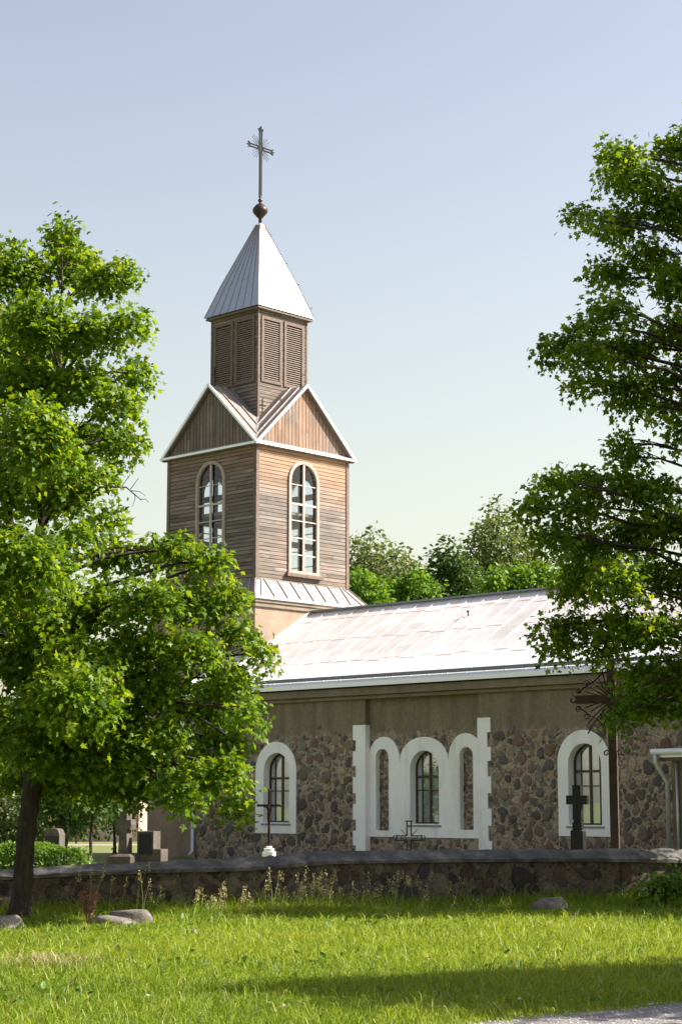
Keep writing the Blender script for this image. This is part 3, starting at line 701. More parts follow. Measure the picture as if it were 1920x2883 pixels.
def stones(name, items, mat, parent, seed, hk=.22):
    """items: (point, tangent, up, outward normal, radius)"""
    r_ = random.Random(seed); V = []; F = []; T = []
    N_ = 11
    for p, tx_, up, nn, r in items:
        b0 = len(V); e = r_.uniform(.78, 1.25); ph = r_.uniform(0, 6.28); h = min(.055, r * hk * r_.uniform(.6, 1.2)); rot = r_.uniform(-.5, .5)
        rad = [1 + .13 * math.sin(2 * a + ph) + .09 * math.sin(3 * a + ph * 2.3) + r_.uniform(-.09, .09) for a in [2 * math.pi * i / N_ for i in range(N_)]]
        tn = r_.random(); tilt = (r_.uniform(-.25, .25), r_.uniform(-.25, .25))
        for k, hh in ((1.0, -.02), (.93, h * .5), (.74, h * .86), (.4, h)):
            for i in range(N_):
                a = 2 * math.pi * i / N_ + rot; x = math.cos(a) * r * rad[i] * k * math.sqrt(e); z = math.sin(a) * r * rad[i] * k / math.sqrt(e)
                y = hh + (tilt[0] * x + tilt[1] * z) * .3 * (hh > 0)
                V.append(p + tx_ * x + up * z + nn * y); T.append(tn)
        for q in range(3):
            for i in range(N_): F.append((b0 + q * N_ + i, b0 + q * N_ + (i + 1) % N_, b0 + (q + 1) * N_ + (i + 1) % N_, b0 + (q + 1) * N_ + i))
        F.append(tuple(b0 + 3 * N_ + i for i in range(N_)))
    return np_mesh(name, [tuple(v) for v in V], [i for f in F for i in f], [len(f) for f in F], mat, parent, {'tone': T}, smooth=True)
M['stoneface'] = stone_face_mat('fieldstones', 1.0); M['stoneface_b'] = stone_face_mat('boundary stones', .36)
ztop = lambda x: 3.33 + .16 * math.sin(x * 2.1) + .10 * math.sin(x * 5.3 + 1)
def clear(x, z, r):
    if z + r > ztop(x): return False
    for cx, w_, z0, z1 in [wlo, wro] + wfo:
        if abs(x - cx) < w_ / 2 + r * .8 and z0 - r * .8 < z < z1 + r * .8:
            rr = w_ / 2
            if z < z1 - rr or (x - cx) ** 2 + (z - z1 + rr) ** 2 < (rr + r * .9) ** 2: return False
    if XA - pw - .03 - r < x < XB + pwr + .03 + r:
        if x < XA + r + .03 or x > XB - r - .03: return False
        for xa, xb, zt_ in ((x0t, v1x, ztl), (v1x, v2x, ztc), (v2x, x1t, ztr)):
            cx, hw0 = (xa + xb) / 2, (xb - xa) / 2
            if zb - r < z < vz + r * .5 and xa - r < x < xb + r: return False
            if z >= vz and ((x - cx) / (hw0 + r)) ** 2 + ((z - vz) / (zt_ - vz + r)) ** 2 < 1: return False
    return True
X_, U_, Nf = Vector((1, 0, 0)), Vector((0, 0, 1)), Vector((0, -1, 0))
it = []
for x, z, r in pack(NX0 + .15, 21, .05, 3.6, 16000, .03, .185, clear, 5):
    yy = YM if XA < x < XB else YW
    it.append((Vector((x, yy, z)), X_, U_, Nf, r))
stones('fieldstone', it, M['stoneface'], church, 6)
for n_ in (nl, nr):
    it = []
    for x, z, r in pack(n_[0] - n_[1] / 2, n_[0] + n_[1] / 2, n_[2], n_[3], 500, .03, .10, lambda *a: True, 9): it.append((Vector((x, YM + .14, z)), X_, U_, Nf, r))
    stones('fieldstone', it, M['stoneface'], church, 7)
xs = [at(c[0], c[2], c[3]).x for c in cap]; ds = [c[3] for c in cap]; zt_ = [at(c[0], c[2], c[3]).z for c in cap]
it = []
for x, z, r in pack(xs[1], xs[-1] - .3, 0, .95, 7000, .03, .19, lambda x, z, r: z + r * .8 < np.interp(x, xs, zt_) - .07, 15):
    d_ = float(np.interp(x, xs, ds)) + .05; sl_ = (float(np.interp(x + .3, xs, ds)) - float(np.interp(x - .3, xs, ds))) / .6
    tg = Vector((1, sl_, 0)).normalized()
    it.append((Vector((x - bw.location.x, d_ - bw.location.y, z)), tg, U_, Vector((tg.y, -tg.x, 0)), r))
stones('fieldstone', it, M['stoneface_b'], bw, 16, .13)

# ------------------------------------------------------------------ leaves, trunks, trees
LEAF = np.array([(0, 0, 0), (.34, -.02, .02), (.26, .20, .0), (.56, .42, -.06), (.24, .52, .0), (0, 1.0, -.12), (-.24, .52, .0), (-.56, .42, -.06), (-.26, .20, .0), (-.34, -.02, .02), (0, .36, .06)], float)
LEAF_F = [(10, i, (i + 1) % 10) for i in range(10)]
OVAL = np.array([(0, 0, 0), (.28, .35, .03), (.2, .75, 0), (0, 1, -.06), (-.2, .75, 0), (-.28, .35, .03)], float)
OVAL_F = [(0, 1, 2), (0, 2, 3), (0, 3, 4), (0, 4, 5)]
def unit(a): return a / np.maximum(np.linalg.norm(a, axis=-1, keepdims=True), 1e-9)
def leaf_mesh(name, P, Nn, D, S, tone, mat, parent, tmpl=LEAF, faces=LEAF_F):
    Nn = unit(Nn); D = unit(D - Nn * (D * Nn).sum(1, keepdims=True)); X = np.cross(D, Nn)
    n, k = len(P), len(tmpl)
    V = P[:, None, :] + S[:, None, None] * (tmpl[None, :, 0, None] * X[:, None] + tmpl[None, :, 1, None] * D[:, None] + tmpl[None, :, 2, None] * Nn[:, None])
    F = np.array(faces)[None] + (np.arange(n) * k)[:, None, None]
    return np_mesh(name, V.reshape(-1, 3), F.ravel(), np.full(n * len(faces), 3), mat, parent, {'tone': np.repeat(tone, k)})
def blob_points(n, shell=.45):
    v = unit(rng.normal(size=(n, 3))); r = (shell + (1 - shell) * rng.random(n)) ** .8
    return v * r[:, None]
def crown_leaves(lobes, leaf, dens, spray_r=.34, per=16, droop=.35, tone_sd=.2, shell=.4):
    """lobes: (centre, (rx, ry, rz)); sprays of leaves spread through every lobe"""
    PP, NN, DD, SS, TT, tips = [], [], [], [], [], []
    for c, r in lobes:
        c = np.array(c); r = np.array(r)
        ns = max(3, int(dens * (r[0] * r[2] + r[0] * r[1] + r[1] * r[2]) / 3 / spray_r ** 2))
        q = blob_points(ns, shell); far_ = rng.random(ns) < (.22 if leaf < .2 else .04)
        q = q * np.where(far_, 1.08 + .24 * rng.random(ns), 1.0)[:, None]; sc_ = c + q * r
        tips.append((c, sc_))
        out = unit(q * np.array([1, 1, .6]))
        nrm = unit(out * .55 + np.array([0, 0, .85]) + rng.normal(size=(ns, 3)) * .38)
        base_t = np.clip(.5 + rng.normal(size=ns) * tone_sd, 0, 1)
        m = rng.poisson(np.where(far_, per * .5, per)); idx = np.repeat(np.arange(ns), m); n = len(idx)
        N0 = nrm[idx]; O = out[idx]
        t1 = unit(np.cross(N0, np.array([.3, .9, .2]))); t2 = np.cross(N0, t1)
        a = rng.random(n) * 2 * np.pi; rr = np.sqrt(rng.random(n)) * spray_r * (0.7 + .6 * rng.random(n))
        off = t1 * (np.cos(a) * rr)[:, None] + t2 * (np.sin(a) * rr)[:, None]
        p = sc_[idx] + off + N0 * (rng.normal(size=n) * .3 * spray_r)[:, None]
        p[:, 2] -= droop * rr ** 2 / spray_r
        d = unit(off + O * .15 + rng.normal(size=(n, 3)) * .08); d[:, 2] -= .35 + .3 * rng.random(n)
        nn = unit(N0 + rng.normal(size=(n, 3)) * .55)
        PP.append(p); NN.append(nn); DD.append(d); SS.append(leaf * (.5 + .85 * rng.random(n))); TT.append(np.clip(base_t[idx] + rng.normal(size=n) * .16, 0, 1))
    return np.concatenate(PP), np.concatenate(NN), np.concatenate(DD), np.concatenate(SS), np.concatenate(TT), tips
def bent(a, b, n=5, sag=.12):
    a, b = Vector(a), Vector(b); L = (b - a).length
    pts = []
    for i in range(n + 1):
        t = i / n; p = a.lerp(b, t); k = math.sin(math.pi * t) * sag * L
        pts.append(p + Vector((random.uniform(-.25, .25) * k, random.uniform(-.25, .25) * k, k * (.6 + .3 * random.random()) * (1 if b.z > a.z else .5))))
    return pts
def limbs(mb, path, rads, tips, twig=.010, twigs=7, lim=.028):
    """limbs from the trunk path to each lobe, twigs from the limb ends to sprays"""
    path = [Vector(p) for p in path]
    fine = []
    for i in range(len(path) - 1):
        for j in range(6): t = j / 6; fine.append((path[i].lerp(path[i + 1], t), rads[i] + (rads[i + 1] - rads[i]) * t))
    fine.append((path[-1], rads[-1]))
    z0 = path[0].z + (path[-1].z - path[0].z) * .27
    for c, sc_ in tips:
        c = Vector(c)
        best = min((f for f in fine if f[0].z > z0), key=lambda f: (f[0] - c).length + 1.2 * max(0, f[0].z - c.z + .35 * (f[0].xy - c.xy).length))
        L = (best[0] - c).length; r0_ = min(best[1] * .7, lim * (.5 + .35 * L)); n = max(3, int(L / .5))
        pts = bent(best[0], c, n); mb.tube(pts, [r0_ + (twig * 1.3 - r0_) * (i / n) for i in range(n + 1)], 5, False)
        for k in rng.choice(len(sc_), min(twigs, len(sc_)), False):
            j = random.randint(max(0, n - 2), n); pts2 = bent(pts[j], sc_[k], 3, .1)
            mb.tube(pts2, [twig, twig * .8, twig * .6, twig * .35], 3, False)
def bark_mat(name, c0, c1, lichen=None):
    s = NT(name); v = s.obj()
    h = s.noise(s.map(v, (7, 7, 1.2)), 2.2, 7, .7, .4)
    col = s.ramp(h, [(.3, c0), (.7, c1)])
    if lichen: col = s.mix(s.ramp(s.noise(v, 2.6, 5, .6), [(.60, 0.0), (.70, .75)]), col, lichen)
    return s.done(col, .95, nrm=s.bump(h, 1.0, .05))
bark = bark_mat('maple bark', (.018, .014, .011), (.065, .05, .038), (.22, .125, .03))
birch_bark = bark_mat('birch bark', (.12, .11, .10), (.55, .53, .50))
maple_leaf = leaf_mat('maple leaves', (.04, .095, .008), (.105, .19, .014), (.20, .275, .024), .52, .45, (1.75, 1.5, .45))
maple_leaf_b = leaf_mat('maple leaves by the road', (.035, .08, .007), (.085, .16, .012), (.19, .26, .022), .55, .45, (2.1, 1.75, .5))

def tree(name, label, base, path, rads, lobes, leaf, dens, mat, barkm, group, spray=.34, per=16, tmpl=LEAF, faces=LEAF_F, droop=.35, twigs=7, shell=.4, extra=None, cat='tree', lim=.028, tone_sd=.25, sides=10):
    root = empty(name, base); tag(root, label, cat, group)
    o = np.array(base)
    P, Nn, D, S_, T, tips = crown_leaves(lobes, leaf, dens, spray, per, droop, tone_sd, shell)
    mb = MB(); rel = [Vector(p) - Vector(base) for p in path]
    # root flare and trunk
    dense = []; dr = []
    for i in range(len(rel) - 1):
        for j in range(4):
            t = j / 4; p = rel[i].lerp(rel[i + 1], t); w = rads[i] * .12
            dense.append(p + Vector((random.uniform(-w, w), random.uniform(-w, w), 0))); dr.append((rads[i] + (rads[i + 1] - rads[i]) * t) * random.uniform(.95, 1.06))
    dense.append(rel[-1]); dr.append(rads[-1]); dr[0] *= 1.45; dr[1] *= 1.08
    mb.tube(dense, dr, sides, True)
    limbs(mb, rel, rads, [(c - o, s - o) for c, s in tips], twigs=twigs, lim=lim)
    if extra: extra(mb)
    mb.build('trunk', barkm, root)
    leaf_mesh('crown', P - o, Nn, D, S_, T, mat, root, tmpl, faces)
    return root

# left maple, in front of the wall
def px_lobes(L, d0, jd, ry=1.0, trim=.07):
    out = []
    for i, q in enumerate(L):
        u, v, ru, rv = q[:4]; dd = d0 + (q[4] if len(q) > 4 else random.uniform(-jd, jd))
        s = dd * K / FPX
        out.append((tuple(at(u, v, dd)), (max(ru * s - trim, .10), max(ru * s - trim, .4) * ry, max(rv * s - trim, .10))))
    return out
DL = 25.2
LL = [(150, 545, 42, 62), (172, 610, 70, 50), (40, 620, 85, 80), (235, 640, 55, 45), (285, 625, 38, 30), (90, 740, 95, 80), (205, 760, 80, 60), (300, 745, 42, 40), (312, 860, 42, 32), (60, 890, 95, 80), (190, 880, 80, 60), (275, 925, 50, 40), (90, 1020, 90, 70), (215, 1010, 75, 45), (290, 1010, 38, 35), (10, 1110, 75, 70), (150, 1120, 70, 50), (225, 1090, 50, 28), (20, 1250, 70, 55), (170, 1230, 60, 40), (250, 1190, 38, 26), (110, 1310, 60, 45), (270, 1275, 55, 40), (355, 1265, 45, 38), (415, 1265, 55, 36), (490, 1290, 50, 36), (20, 1400, 70, 70), (120, 1430, 80, 60), (230, 1390, 80, 60), (350, 1370, 80, 60), (460, 1380, 75, 55), (525, 1375, 40, 45), (550, 1460, 45, 38), (605, 1500, 36, 26), (60, 1520, 90, 70), (190, 1510, 90, 65), (320, 1490, 90, 65), (450, 1490, 80, 55), (530, 1560, 60, 45), (575, 1640, 34, 34), (100, 1620, 90, 60), (240, 1620, 90, 60), (370, 1600, 85, 60), (480, 1620, 70, 55), (30, 1690, 70, 50), (170, 1715, 80, 50), (290, 1720, 75, 50), (400, 1710, 75, 55), (510, 1700, 60, 50), (460, 1780, 55, 45), (530, 1775, 45, 45), (545, 1850, 24, 34), (400, 1800, 45, 40), (250, 1790, 45, 32), (330, 1775, 40, 32), (60, 1740, 50, 30), (150, 1800, 50, 30), (90, 1775, 50, 30), (330, 1810, 40, 34), (300, 1760, 50, 36), (15, 1785, 45, 28), (440, 1840, 34, 30), (390, 1770, 50, 40), (215, 1760, 60, 36), (130, 1770, 60, 36),
      (-70, 600, 90, 110), (-80, 800, 110, 110), (-90, 1000, 110, 110), (-90, 1220, 110, 110), (-80, 1440, 110, 110), (-80, 1640, 100, 80), (-230, 900, 110, 120), (-230, 1150, 110, 130), (-220, 1420, 110, 120)]
lob = px_lobes(LL, DL, 1.3)
for (u, v, ru, rv, dz) in [(60, 800, 110, 110, 2.4), (120, 1100, 110, 110, 2.4), (100, 1400, 120, 110, 2.5), (250, 1550, 110, 90, 2.2), (80, 1000, 110, 110, -2.3), (60, 1300, 120, 110, -2.4), (180, 1600, 110, 90, -2.0), (130, 1700, 60, 36, -.9), (220, 1705, 60, 36, -1.0), (310, 1700, 60, 38, -1.0), (60, 1690, 50, 34, -.8), (180, 1745, 60, 34, -.8), (280, 1755, 60, 34, -.9), (380, 1690, 55, 40, -1.0)]:
    lob += px_lobes([(u, v, ru, rv, dz)], DL, 0)
pathL = [at(45, 2098, DL), at(54, 1990, DL), at(64, 1884, DL), at(77, 1797, DL), at(73, 1710, DL), at(72, 1560, DL), at(70, 1400, DL), at(88, 1240, DL), at(118, 1090, DL), at(132, 900, DL), at(140, 740, DL), at(143, 620, DL)]
pathL[0].z = 0.0
radL = [.155, .14, .13, .13, .13, .115, .10, .075, .06, .042, .024, .01]
def left_extra(mb):
    o = pathL[0]
    def limb(pts, r0_, r1_):
        p = [at(*q) - o for q in pts]; n = len(p) - 1
        mb.tube(p, [r0_ + (r1_ - r0_) * i / n for i in range(n + 1)], 7, False)
    limb([(72, 1400, DL), (48, 1330, DL - .1), (30, 1250, DL - .2), (10, 1120, DL - .3), (-10, 980, DL - .4)], .10, .03)
    limb([(74, 1680, DL), (140, 1655, DL - .3), (240, 1650, DL - .5), (360, 1628, DL - .6), (440, 1640, DL - .7), (520, 1690, DL - .7)], .06, .015)
    limb([(72, 1500, DL), (150, 1450, DL - .2), (260, 1400, DL - .4), (380, 1330, DL - .5), (470, 1300, DL - .5)], .055, .014)
    limb([(85, 1240, DL), (120, 1175, DL - .4), (180, 1165, DL - .6), (230, 1120, DL - .7), (290, 1120, DL - .7), (325, 1150, DL - .7)], .028, .006)
    for q in ((300, 1125, 318, 1100), (300, 1128, 335, 1140), (310, 1135, 305, 1165), (322, 1148, 342, 1155), (280, 1118, 300, 1090)):
        limb([(q[0], q[1], DL - .7), ((q[0] + q[2]) / 2 + 3, (q[1] + q[3]) / 2 - 4, DL - .7), (q[2], q[3], DL - .75)], .006, .003)
tree('maple_tree', 'tall maple before the wall at the left, dark trunk rising from the lawn', tuple(pathL[0]), pathL, radL, lob, .088, 40, maple_leaf, bark, 'maples along the churchyard wall', .25, 14, extra=left_extra, shell=.25, twigs=6)

# right maple
DR = 28.7
LR = [(1425, 355, 62, 42), (1540, 345, 42, 50), (1400, 400, 30, 30), (1470, 420, 75, 48), (1330, 492, 34, 14), (1380, 508, 26, 18), (1435, 510, 55, 42), (1530, 470, 70, 60), (1490, 585, 70, 46), (1378, 612, 30, 18), (1412, 640, 45, 36), (1550, 640, 60, 60), (1410, 715, 70, 38), (1340, 755, 50, 34), (1270, 800, 52, 34), (1350, 815, 60, 40), (1440, 800, 80, 50), (1540, 760, 70, 60), (1345, 880, 48, 26), (1440, 890, 70, 42), (1530, 870, 55, 34), (1530, 935, 40, 24), (1565, 990, 26, 34), (1455, 925, 40, 20), (1425, 1020, 42, 24), (1455, 1048, 34, 26), (1270, 1110, 55, 34), (1350, 1100, 60, 32), (1230, 1165, 42, 32), (1330, 1160, 70, 40), (1430, 1120, 60, 40), (1510, 1130, 60, 46), (1270, 1235, 42, 46), (1350, 1250, 70, 55), (1450, 1220, 80, 60), (1545, 1210, 60, 60), (1320, 1340, 60, 55), (1420, 1340, 80, 60), (1530, 1330, 70, 60), (1265, 1440, 32, 28), (1320, 1440, 60, 40), (1420, 1440, 70, 50), (1520, 1450, 70, 55), (1290, 1490, 40, 24), (1395, 1500, 45, 24), (1490, 1545, 55, 42), (1550, 1550, 60, 50), (1425, 1645, 26, 28), (1450, 1585, 30, 26, -.9), (1475, 1610, 36, 34), (1530, 1620, 50, 32), 
      (1640, 300, 90, 90), (1640, 480, 100, 90), (1650, 660, 100, 90), (1650, 840, 100, 90), (1690, 1000, 110, 90), (1620, 985, 50, 50), (1650, 1180, 100, 90), (1650, 1350, 100, 90), (1640, 1520, 90, 80), (1790, 250, 120, 120), (1800, 450, 120, 120), (1810, 680, 120, 120), (1810, 900, 120, 120), (1810, 1120, 120, 120), (1810, 1340, 120, 120), (1960, 300, 130, 140), (1980, 600, 130, 140), (1980, 900, 130, 140), (1980, 1200, 130, 140), (2140, 500, 120, 140), (2150, 850, 120, 140), (2140, 1150, 120, 140)]
lob = px_lobes(LR, DR, 1.0)
for (u, v, ru, rv, dz) in [(1700, 700, 140, 160, 2.4), (1850, 1000, 150, 160, 2.6), (1750, 1250, 130, 130, 2.2), (1800, 700, 140, 160, -2.0), (1850, 1150, 140, 150, -2.0), (2050, 1450, 140, 130, -1.9), (1880, 1560, 130, 100, -1.8), (2220, 1350, 140, 150, -1.6), (2050, 1150, 140, 150, -2.2), (2000, 1600, 140, 90, .4), (2180, 1560, 140, 100, 1.2), (2300, 1250, 140, 160, .5), (1850, 1560, 120, 90, 1.6), (2000, 1350, 140, 120, 2.2), (2300, 950, 140, 160, 1.0)]:
    lob += px_lobes([(u, v, ru, rv, dz)], DR, 0)
pb = at(1845, 2080, DR); pb.z = 0
pathR = [pb, at(1840, 1900, DR), at(1835, 1700, DR), at(1825, 1450, DR), at(1800, 1150, DR), at(1790, 850, DR), at(1780, 550, DR), at(1780, 250, DR)]
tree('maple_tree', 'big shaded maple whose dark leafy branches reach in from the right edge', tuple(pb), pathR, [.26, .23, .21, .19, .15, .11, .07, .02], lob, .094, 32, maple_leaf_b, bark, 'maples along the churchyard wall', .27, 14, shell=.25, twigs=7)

# a roadside maple outside the frame to the right; its shadow lies on the near lawn
rl = []
random.seed(11)
for i in range(34):
    a = random.uniform(0, 2 * math.pi); r = 2.3 * math.sqrt(random.random()); z = random.uniform(2.6, 7.6)
    kx = 1.0 - abs(z - 5.0) / 5.5
    rl.append(((9.6 + r * kx * math.cos(a), 16.3 + r * kx * 1.2 * math.sin(a), z), (.8, .8, .6)))
tree('maple_tree', 'roadside maple beyond the right edge, shading the near lawn', (9.6, 16.3, 0), [(9.6, 16.3, 0), (9.65, 16.3, 2.2), (9.5, 16.4, 5), (9.6, 16.3, 7.4)], [.2, .16, .1, .02], rl, .14, 15, maple_leaf, bark, 'maples along the churchyard wall', .36, 14, twigs=3)

# the next maple of the row, also outside the frame; it shades the wall foot and the right maple
rl = []
random.seed(23)
for i in range(40):
    a = random.uniform(0, 2 * math.pi); r = 2.4 * math.sqrt(random.random()); z = random.uniform(2.4, 7.4)
    kx = 1.0 - abs(z - 4.6) / 5.5
    rl.append(((12.0 + 1.25 * r * kx * math.cos(a), 28.0 + r * kx * math.sin(a), z), (.8, .8, .6)))
tree('maple_tree', 'next maple of the row beyond the right edge, shading the foot of the wall', (12.0, 28.0, 0), [(12.0, 28.0, 0), (12.05, 28.0, 2.2), (11.9, 28.1, 5), (12.0, 28.0, 7.2)], [.2, .16, .1, .02], rl, .15, 5, maple_leaf, bark, 'maples along the churchyard wall', .36, 14, twigs=3)

# ------------------------------------------------------------------ trees behind the church and churchyard
birch_leaf = leaf_mat('birch leaves', (.075, .105, .04), (.13, .175, .068), (.20, .245, .11), .4)
bush_leaf = leaf_mat('bright shrub leaves', (.05, .12, .012), (.095, .19, .018), (.16, .27, .03), .42)
wood_leaf = leaf_mat('dark broad leaves', (.028, .06, .014), (.05, .10, .022), (.09, .15, .035), .35)
def far_tree(name, label, L, d, mat, barkm, leaf, dens, group, tr_u, ry=1.0, spray=.6, per=12, droop=.4, rad=.16, tmpl=OVAL, faces=OVAL_F, extra_back=0, shell=.3):
    random.seed(int(tr_u) + 3)
    lob = px_lobes([(q[0], q[1], q[2] * 1.05, q[3] * 1.05) for q in L], d, d * .02, ry, 0.0)
    b_ = at(tr_u, 1900, d); b_.z = 0
    zt = max(c[2] for c, r in lob)
    xt = [c for c, r in lob if c[2] == zt][0][0]
    path = [b_ + Vector(((xt - b_.x) * t ** 1.5, random.uniform(-.15, .15), zt * t)) for t in (0, .25, .5, .75, 1)]
    path[0] = b_
    return tree(name, label, tuple(b_), path, [rad, rad * .8, rad * .55, rad * .3, .02], lob, leaf, dens, mat, barkm, group, spray, per, tmpl, faces, droop, 4, shell, lim=.02, sides=7)
GB = 'trees beyond the church'
far_tree('birch_tree', 'pale drooping birch between the bell tower and the nave ridge', [(820, 1245, 26, 30), (852, 1228, 22, 22), (850, 1275, 45, 40), (895, 1290, 40, 40), (918, 1262, 20, 26), (945, 1300, 30, 34), (820, 1310, 40, 40), (880, 1340, 60, 40), (940, 1350, 45, 40), (850, 1400, 70, 50), (920, 1420, 60, 50), (880, 1520, 70, 70), (880, 1650, 60, 80)], 96, birch_leaf, birch_bark, .26, 24, GB, 880, spray=.75, per=16, droop=1.4)
far_tree('birch_tree', 'tallest drooping birch rising behind the nave roof, next to the big maple', [(1145, 1165, 24, 28), (1120, 1205, 34, 34), (1165, 1200, 34, 34), (1105, 1245, 34, 32), (1160, 1250, 55, 45), (1205, 1235, 36, 36), (1225, 1280, 36, 40), (1115, 1290, 45, 36), (1175, 1310, 60, 45), (1120, 1350, 50, 40), (1200, 1370, 60, 50), (1150, 1450, 70, 60), (1160, 1580, 60, 80)], 100, birch_leaf, birch_bark, .27, 24, GB, 1160, spray=.8, per=16, droop=1.3)
far_tree('broadleaf_tree', 'dark green tree standing between the two birches behind the nave ridge', [(1035, 1270, 26, 24), (1010, 1300, 32, 30), (1060, 1305, 34, 30), (1035, 1330, 50, 34), (1000, 1360, 36, 36), (1075, 1365, 40, 36), (1040, 1400, 60, 50), (1030, 1500, 70, 70), (1030, 1620, 60, 70)], 92, wood_leaf, bark, .26, 20, GB, 1035, spray=.6, per=15)
far_tree('broadleaf_tree', 'low bright green tree touching the foot of the bell tower behind the ridge', [(815, 1330, 26, 24), (845, 1345, 34, 28), (810, 1370, 32, 30), (860, 1385, 50, 34), (820, 1430, 60, 50), (850, 1520, 60, 70)], 80, bush_leaf, bark, .24, 20, GB, 830, spray=.5, per=15)
far_tree('broadleaf_tree', 'rounded bright green tree in front of the dark tree and left birch', [(950, 1335, 32, 24), (980, 1355, 28, 26), (925, 1365, 40, 30), (965, 1385, 50, 34), (940, 1440, 60, 50), (950, 1540, 60, 70)], 84, bush_leaf, bark, .25, 20, GB, 950, spray=.5, per=15)
far_tree('broadleaf_tree', 'low yellow green tree along the ridge below the tallest birch', [(1140, 1330, 28, 24), (1175, 1325, 32, 26), (1215, 1330, 34, 26), (1250, 1330, 34, 34), (1160, 1370, 50, 34), (1230, 1380, 50, 40), (1190, 1440, 60, 50), (1190, 1540, 60, 70)], 82, bush_leaf, bark, .25, 20, GB, 1190, spray=.5, per=15)
far_tree('broadleaf_tree', 'dark tree mostly hidden behind the right maple and the nave roof', [(1340, 1290, 50, 44), (1310, 1340, 50, 44), (1390, 1330, 60, 50), (1460, 1310, 60, 50), (1360, 1400, 80, 60), (1450, 1400, 80, 60), (1400, 1520, 80, 80)], 95, wood_leaf, bark, .28, 20, GB, 1390, spray=.7, per=15)
GL = 'trees beyond the churchyard'
far_tree('broadleaf_tree', 'light green willowy tree at the far left behind the leaning trunk', [(10, 1720, 50, 50), (50, 1770, 45, 45), (0, 1810, 50, 50), (60, 1840, 40, 45), (20, 1890, 50, 40), (75, 1900, 28, 30), (-60, 1760, 60, 60), (-70, 1860, 60, 60)], 52, birch_leaf, bark, .17, 26, GL, 20, spray=.42, per=15, droop=.9)
far_tree('broadleaf_tree', 'dark bushy tree behind the clipped hedge at the left', [(130, 1740, 50, 40), (190, 1770, 50, 40), (120, 1800, 36, 36), (170, 1815, 40, 34), (215, 1800, 36, 30), (140, 1850, 30, 30), (165, 1880, 22, 26), (250, 1765, 40, 30), (230, 1830, 34, 26), (205, 1850, 26, 26), (110, 1850, 26, 34), (90, 1800, 40, 40), (280, 1800, 34, 30)], 46, wood_leaf, bark, .15, 30, GL, 150, spray=.4, per=15, rad=.12)
far_tree('broadleaf_tree', 'tall dense tree behind the pale barn left of the church', [(250, 1640, 60, 50), (200, 1690, 70, 50), (300, 1690, 60, 50), (250, 1740, 80, 50), (320, 1750, 50, 40), (170, 1760, 60, 50)], 92, wood_leaf, bark, .28, 20, GL, 250, spray=.7, per=15)
far_tree('broadleaf_tree', 'broad tree filling the distance left of the pale barn', [(60, 1650, 70, 50), (10, 1690, 80, 60), (120, 1700, 70, 50), (60, 1760, 90, 60), (140, 1790, 60, 60), (0, 1810, 80, 60), (80, 1850, 80, 60), (-90, 1720, 80, 80), (-90, 1850, 80, 60)], 88, wood_leaf, bark, .28, 20, GL, 60, spray=.7, per=15)
far_tree('broadleaf_tree', 'bushy tree with small sunlit leaves beside the stone cross', [(262, 1850, 26, 22), (290, 1880, 22, 22), (240, 1880, 18, 18), (275, 1905, 18, 14), (305, 1855, 18, 20)], 58, bush_leaf, bark, .13, 20, GL, 265, spray=.35, per=12, rad=.06)
# distant wood all round the horizon
n = 16000
th = rng.uniform(-1.25, 1.25, n); rad_ = rng.uniform(190, 240, n); hmax = 9 + 4 * np.sin(th * 17) * np.sin(th * 7 + 1) + 2 * np.sin(th * 61)
Pw = np.stack([np.sin(th) * rad_, np.cos(th) * rad_, rng.random(n) ** .8 * hmax], 1)
fw = leaf_mesh('far_wood', Pw, rng.normal(size=(n, 3)) + [0, -.5, .8], rng.normal(size=(n, 3)), rng.uniform(1.2, 2.6, n), np.clip(rng.normal(.4, .2, n), 0, 1), wood_leaf, None, OVAL, OVAL_F)
tag(fw, kind='stuff')

# pale barn behind the trees at the left
bn = empty('barn', (at(250, 1900, 78).x, 78, 0), R(-12)); tag(bn, 'old pale stone barn with a light roof, left of the church behind leaves', 'barn')
barn_wall = plaster_mat('old barn wall', (.30, .15, .11), (.42, .30, .24), (.55, .48, .42), 1.3, 8, .6, (.33, .20, .15))
panel('wall', [(-2, 0), (2, 0), (2, 2.2), (-2, 2.2)], [[(-1.6, 0), (-.7, 0), (-.7, 1.8), (-1.6, 1.8)], [(.6, .9), (1.3, .9), (1.3, 1.6), (.6, 1.6)]], -2, -1.7, barn_wall, bn)
MB().box(-2, -1.7, -1.698, 2, 0, 2.2).box(1.7, 2, -1.698, 2, 0, 2.2).box(-1.699, 1.699, 1.7, 2, 0, 2.2).build('wall', barn_wall, bn)
MB().box(-1.55, -.75, -1.82, -1.76, .02, 1.78).build('door', M['trim'], bn)
MB().box(.6, 1.3, -1.8, -1.78, .9, 1.6).build('window', M['dark'], bn)
MB().slab([(-2.25, -2.35, 2.15), (2.25, -2.35, 2.15), (2.25, 0, 3.7), (-2.25, 0, 3.7)], .08).slab([(-2.25, 2.35, 2.15), (2.25, 2.35, 2.15), (2.25, 0, 3.7), (-2.25, 0, 3.7)], .08).build('roof', plaster_mat('barn roof', (.50, .42, .38), (.66, .60, .57), (.74, .70, .68), 1.6, 9, .5), bn)

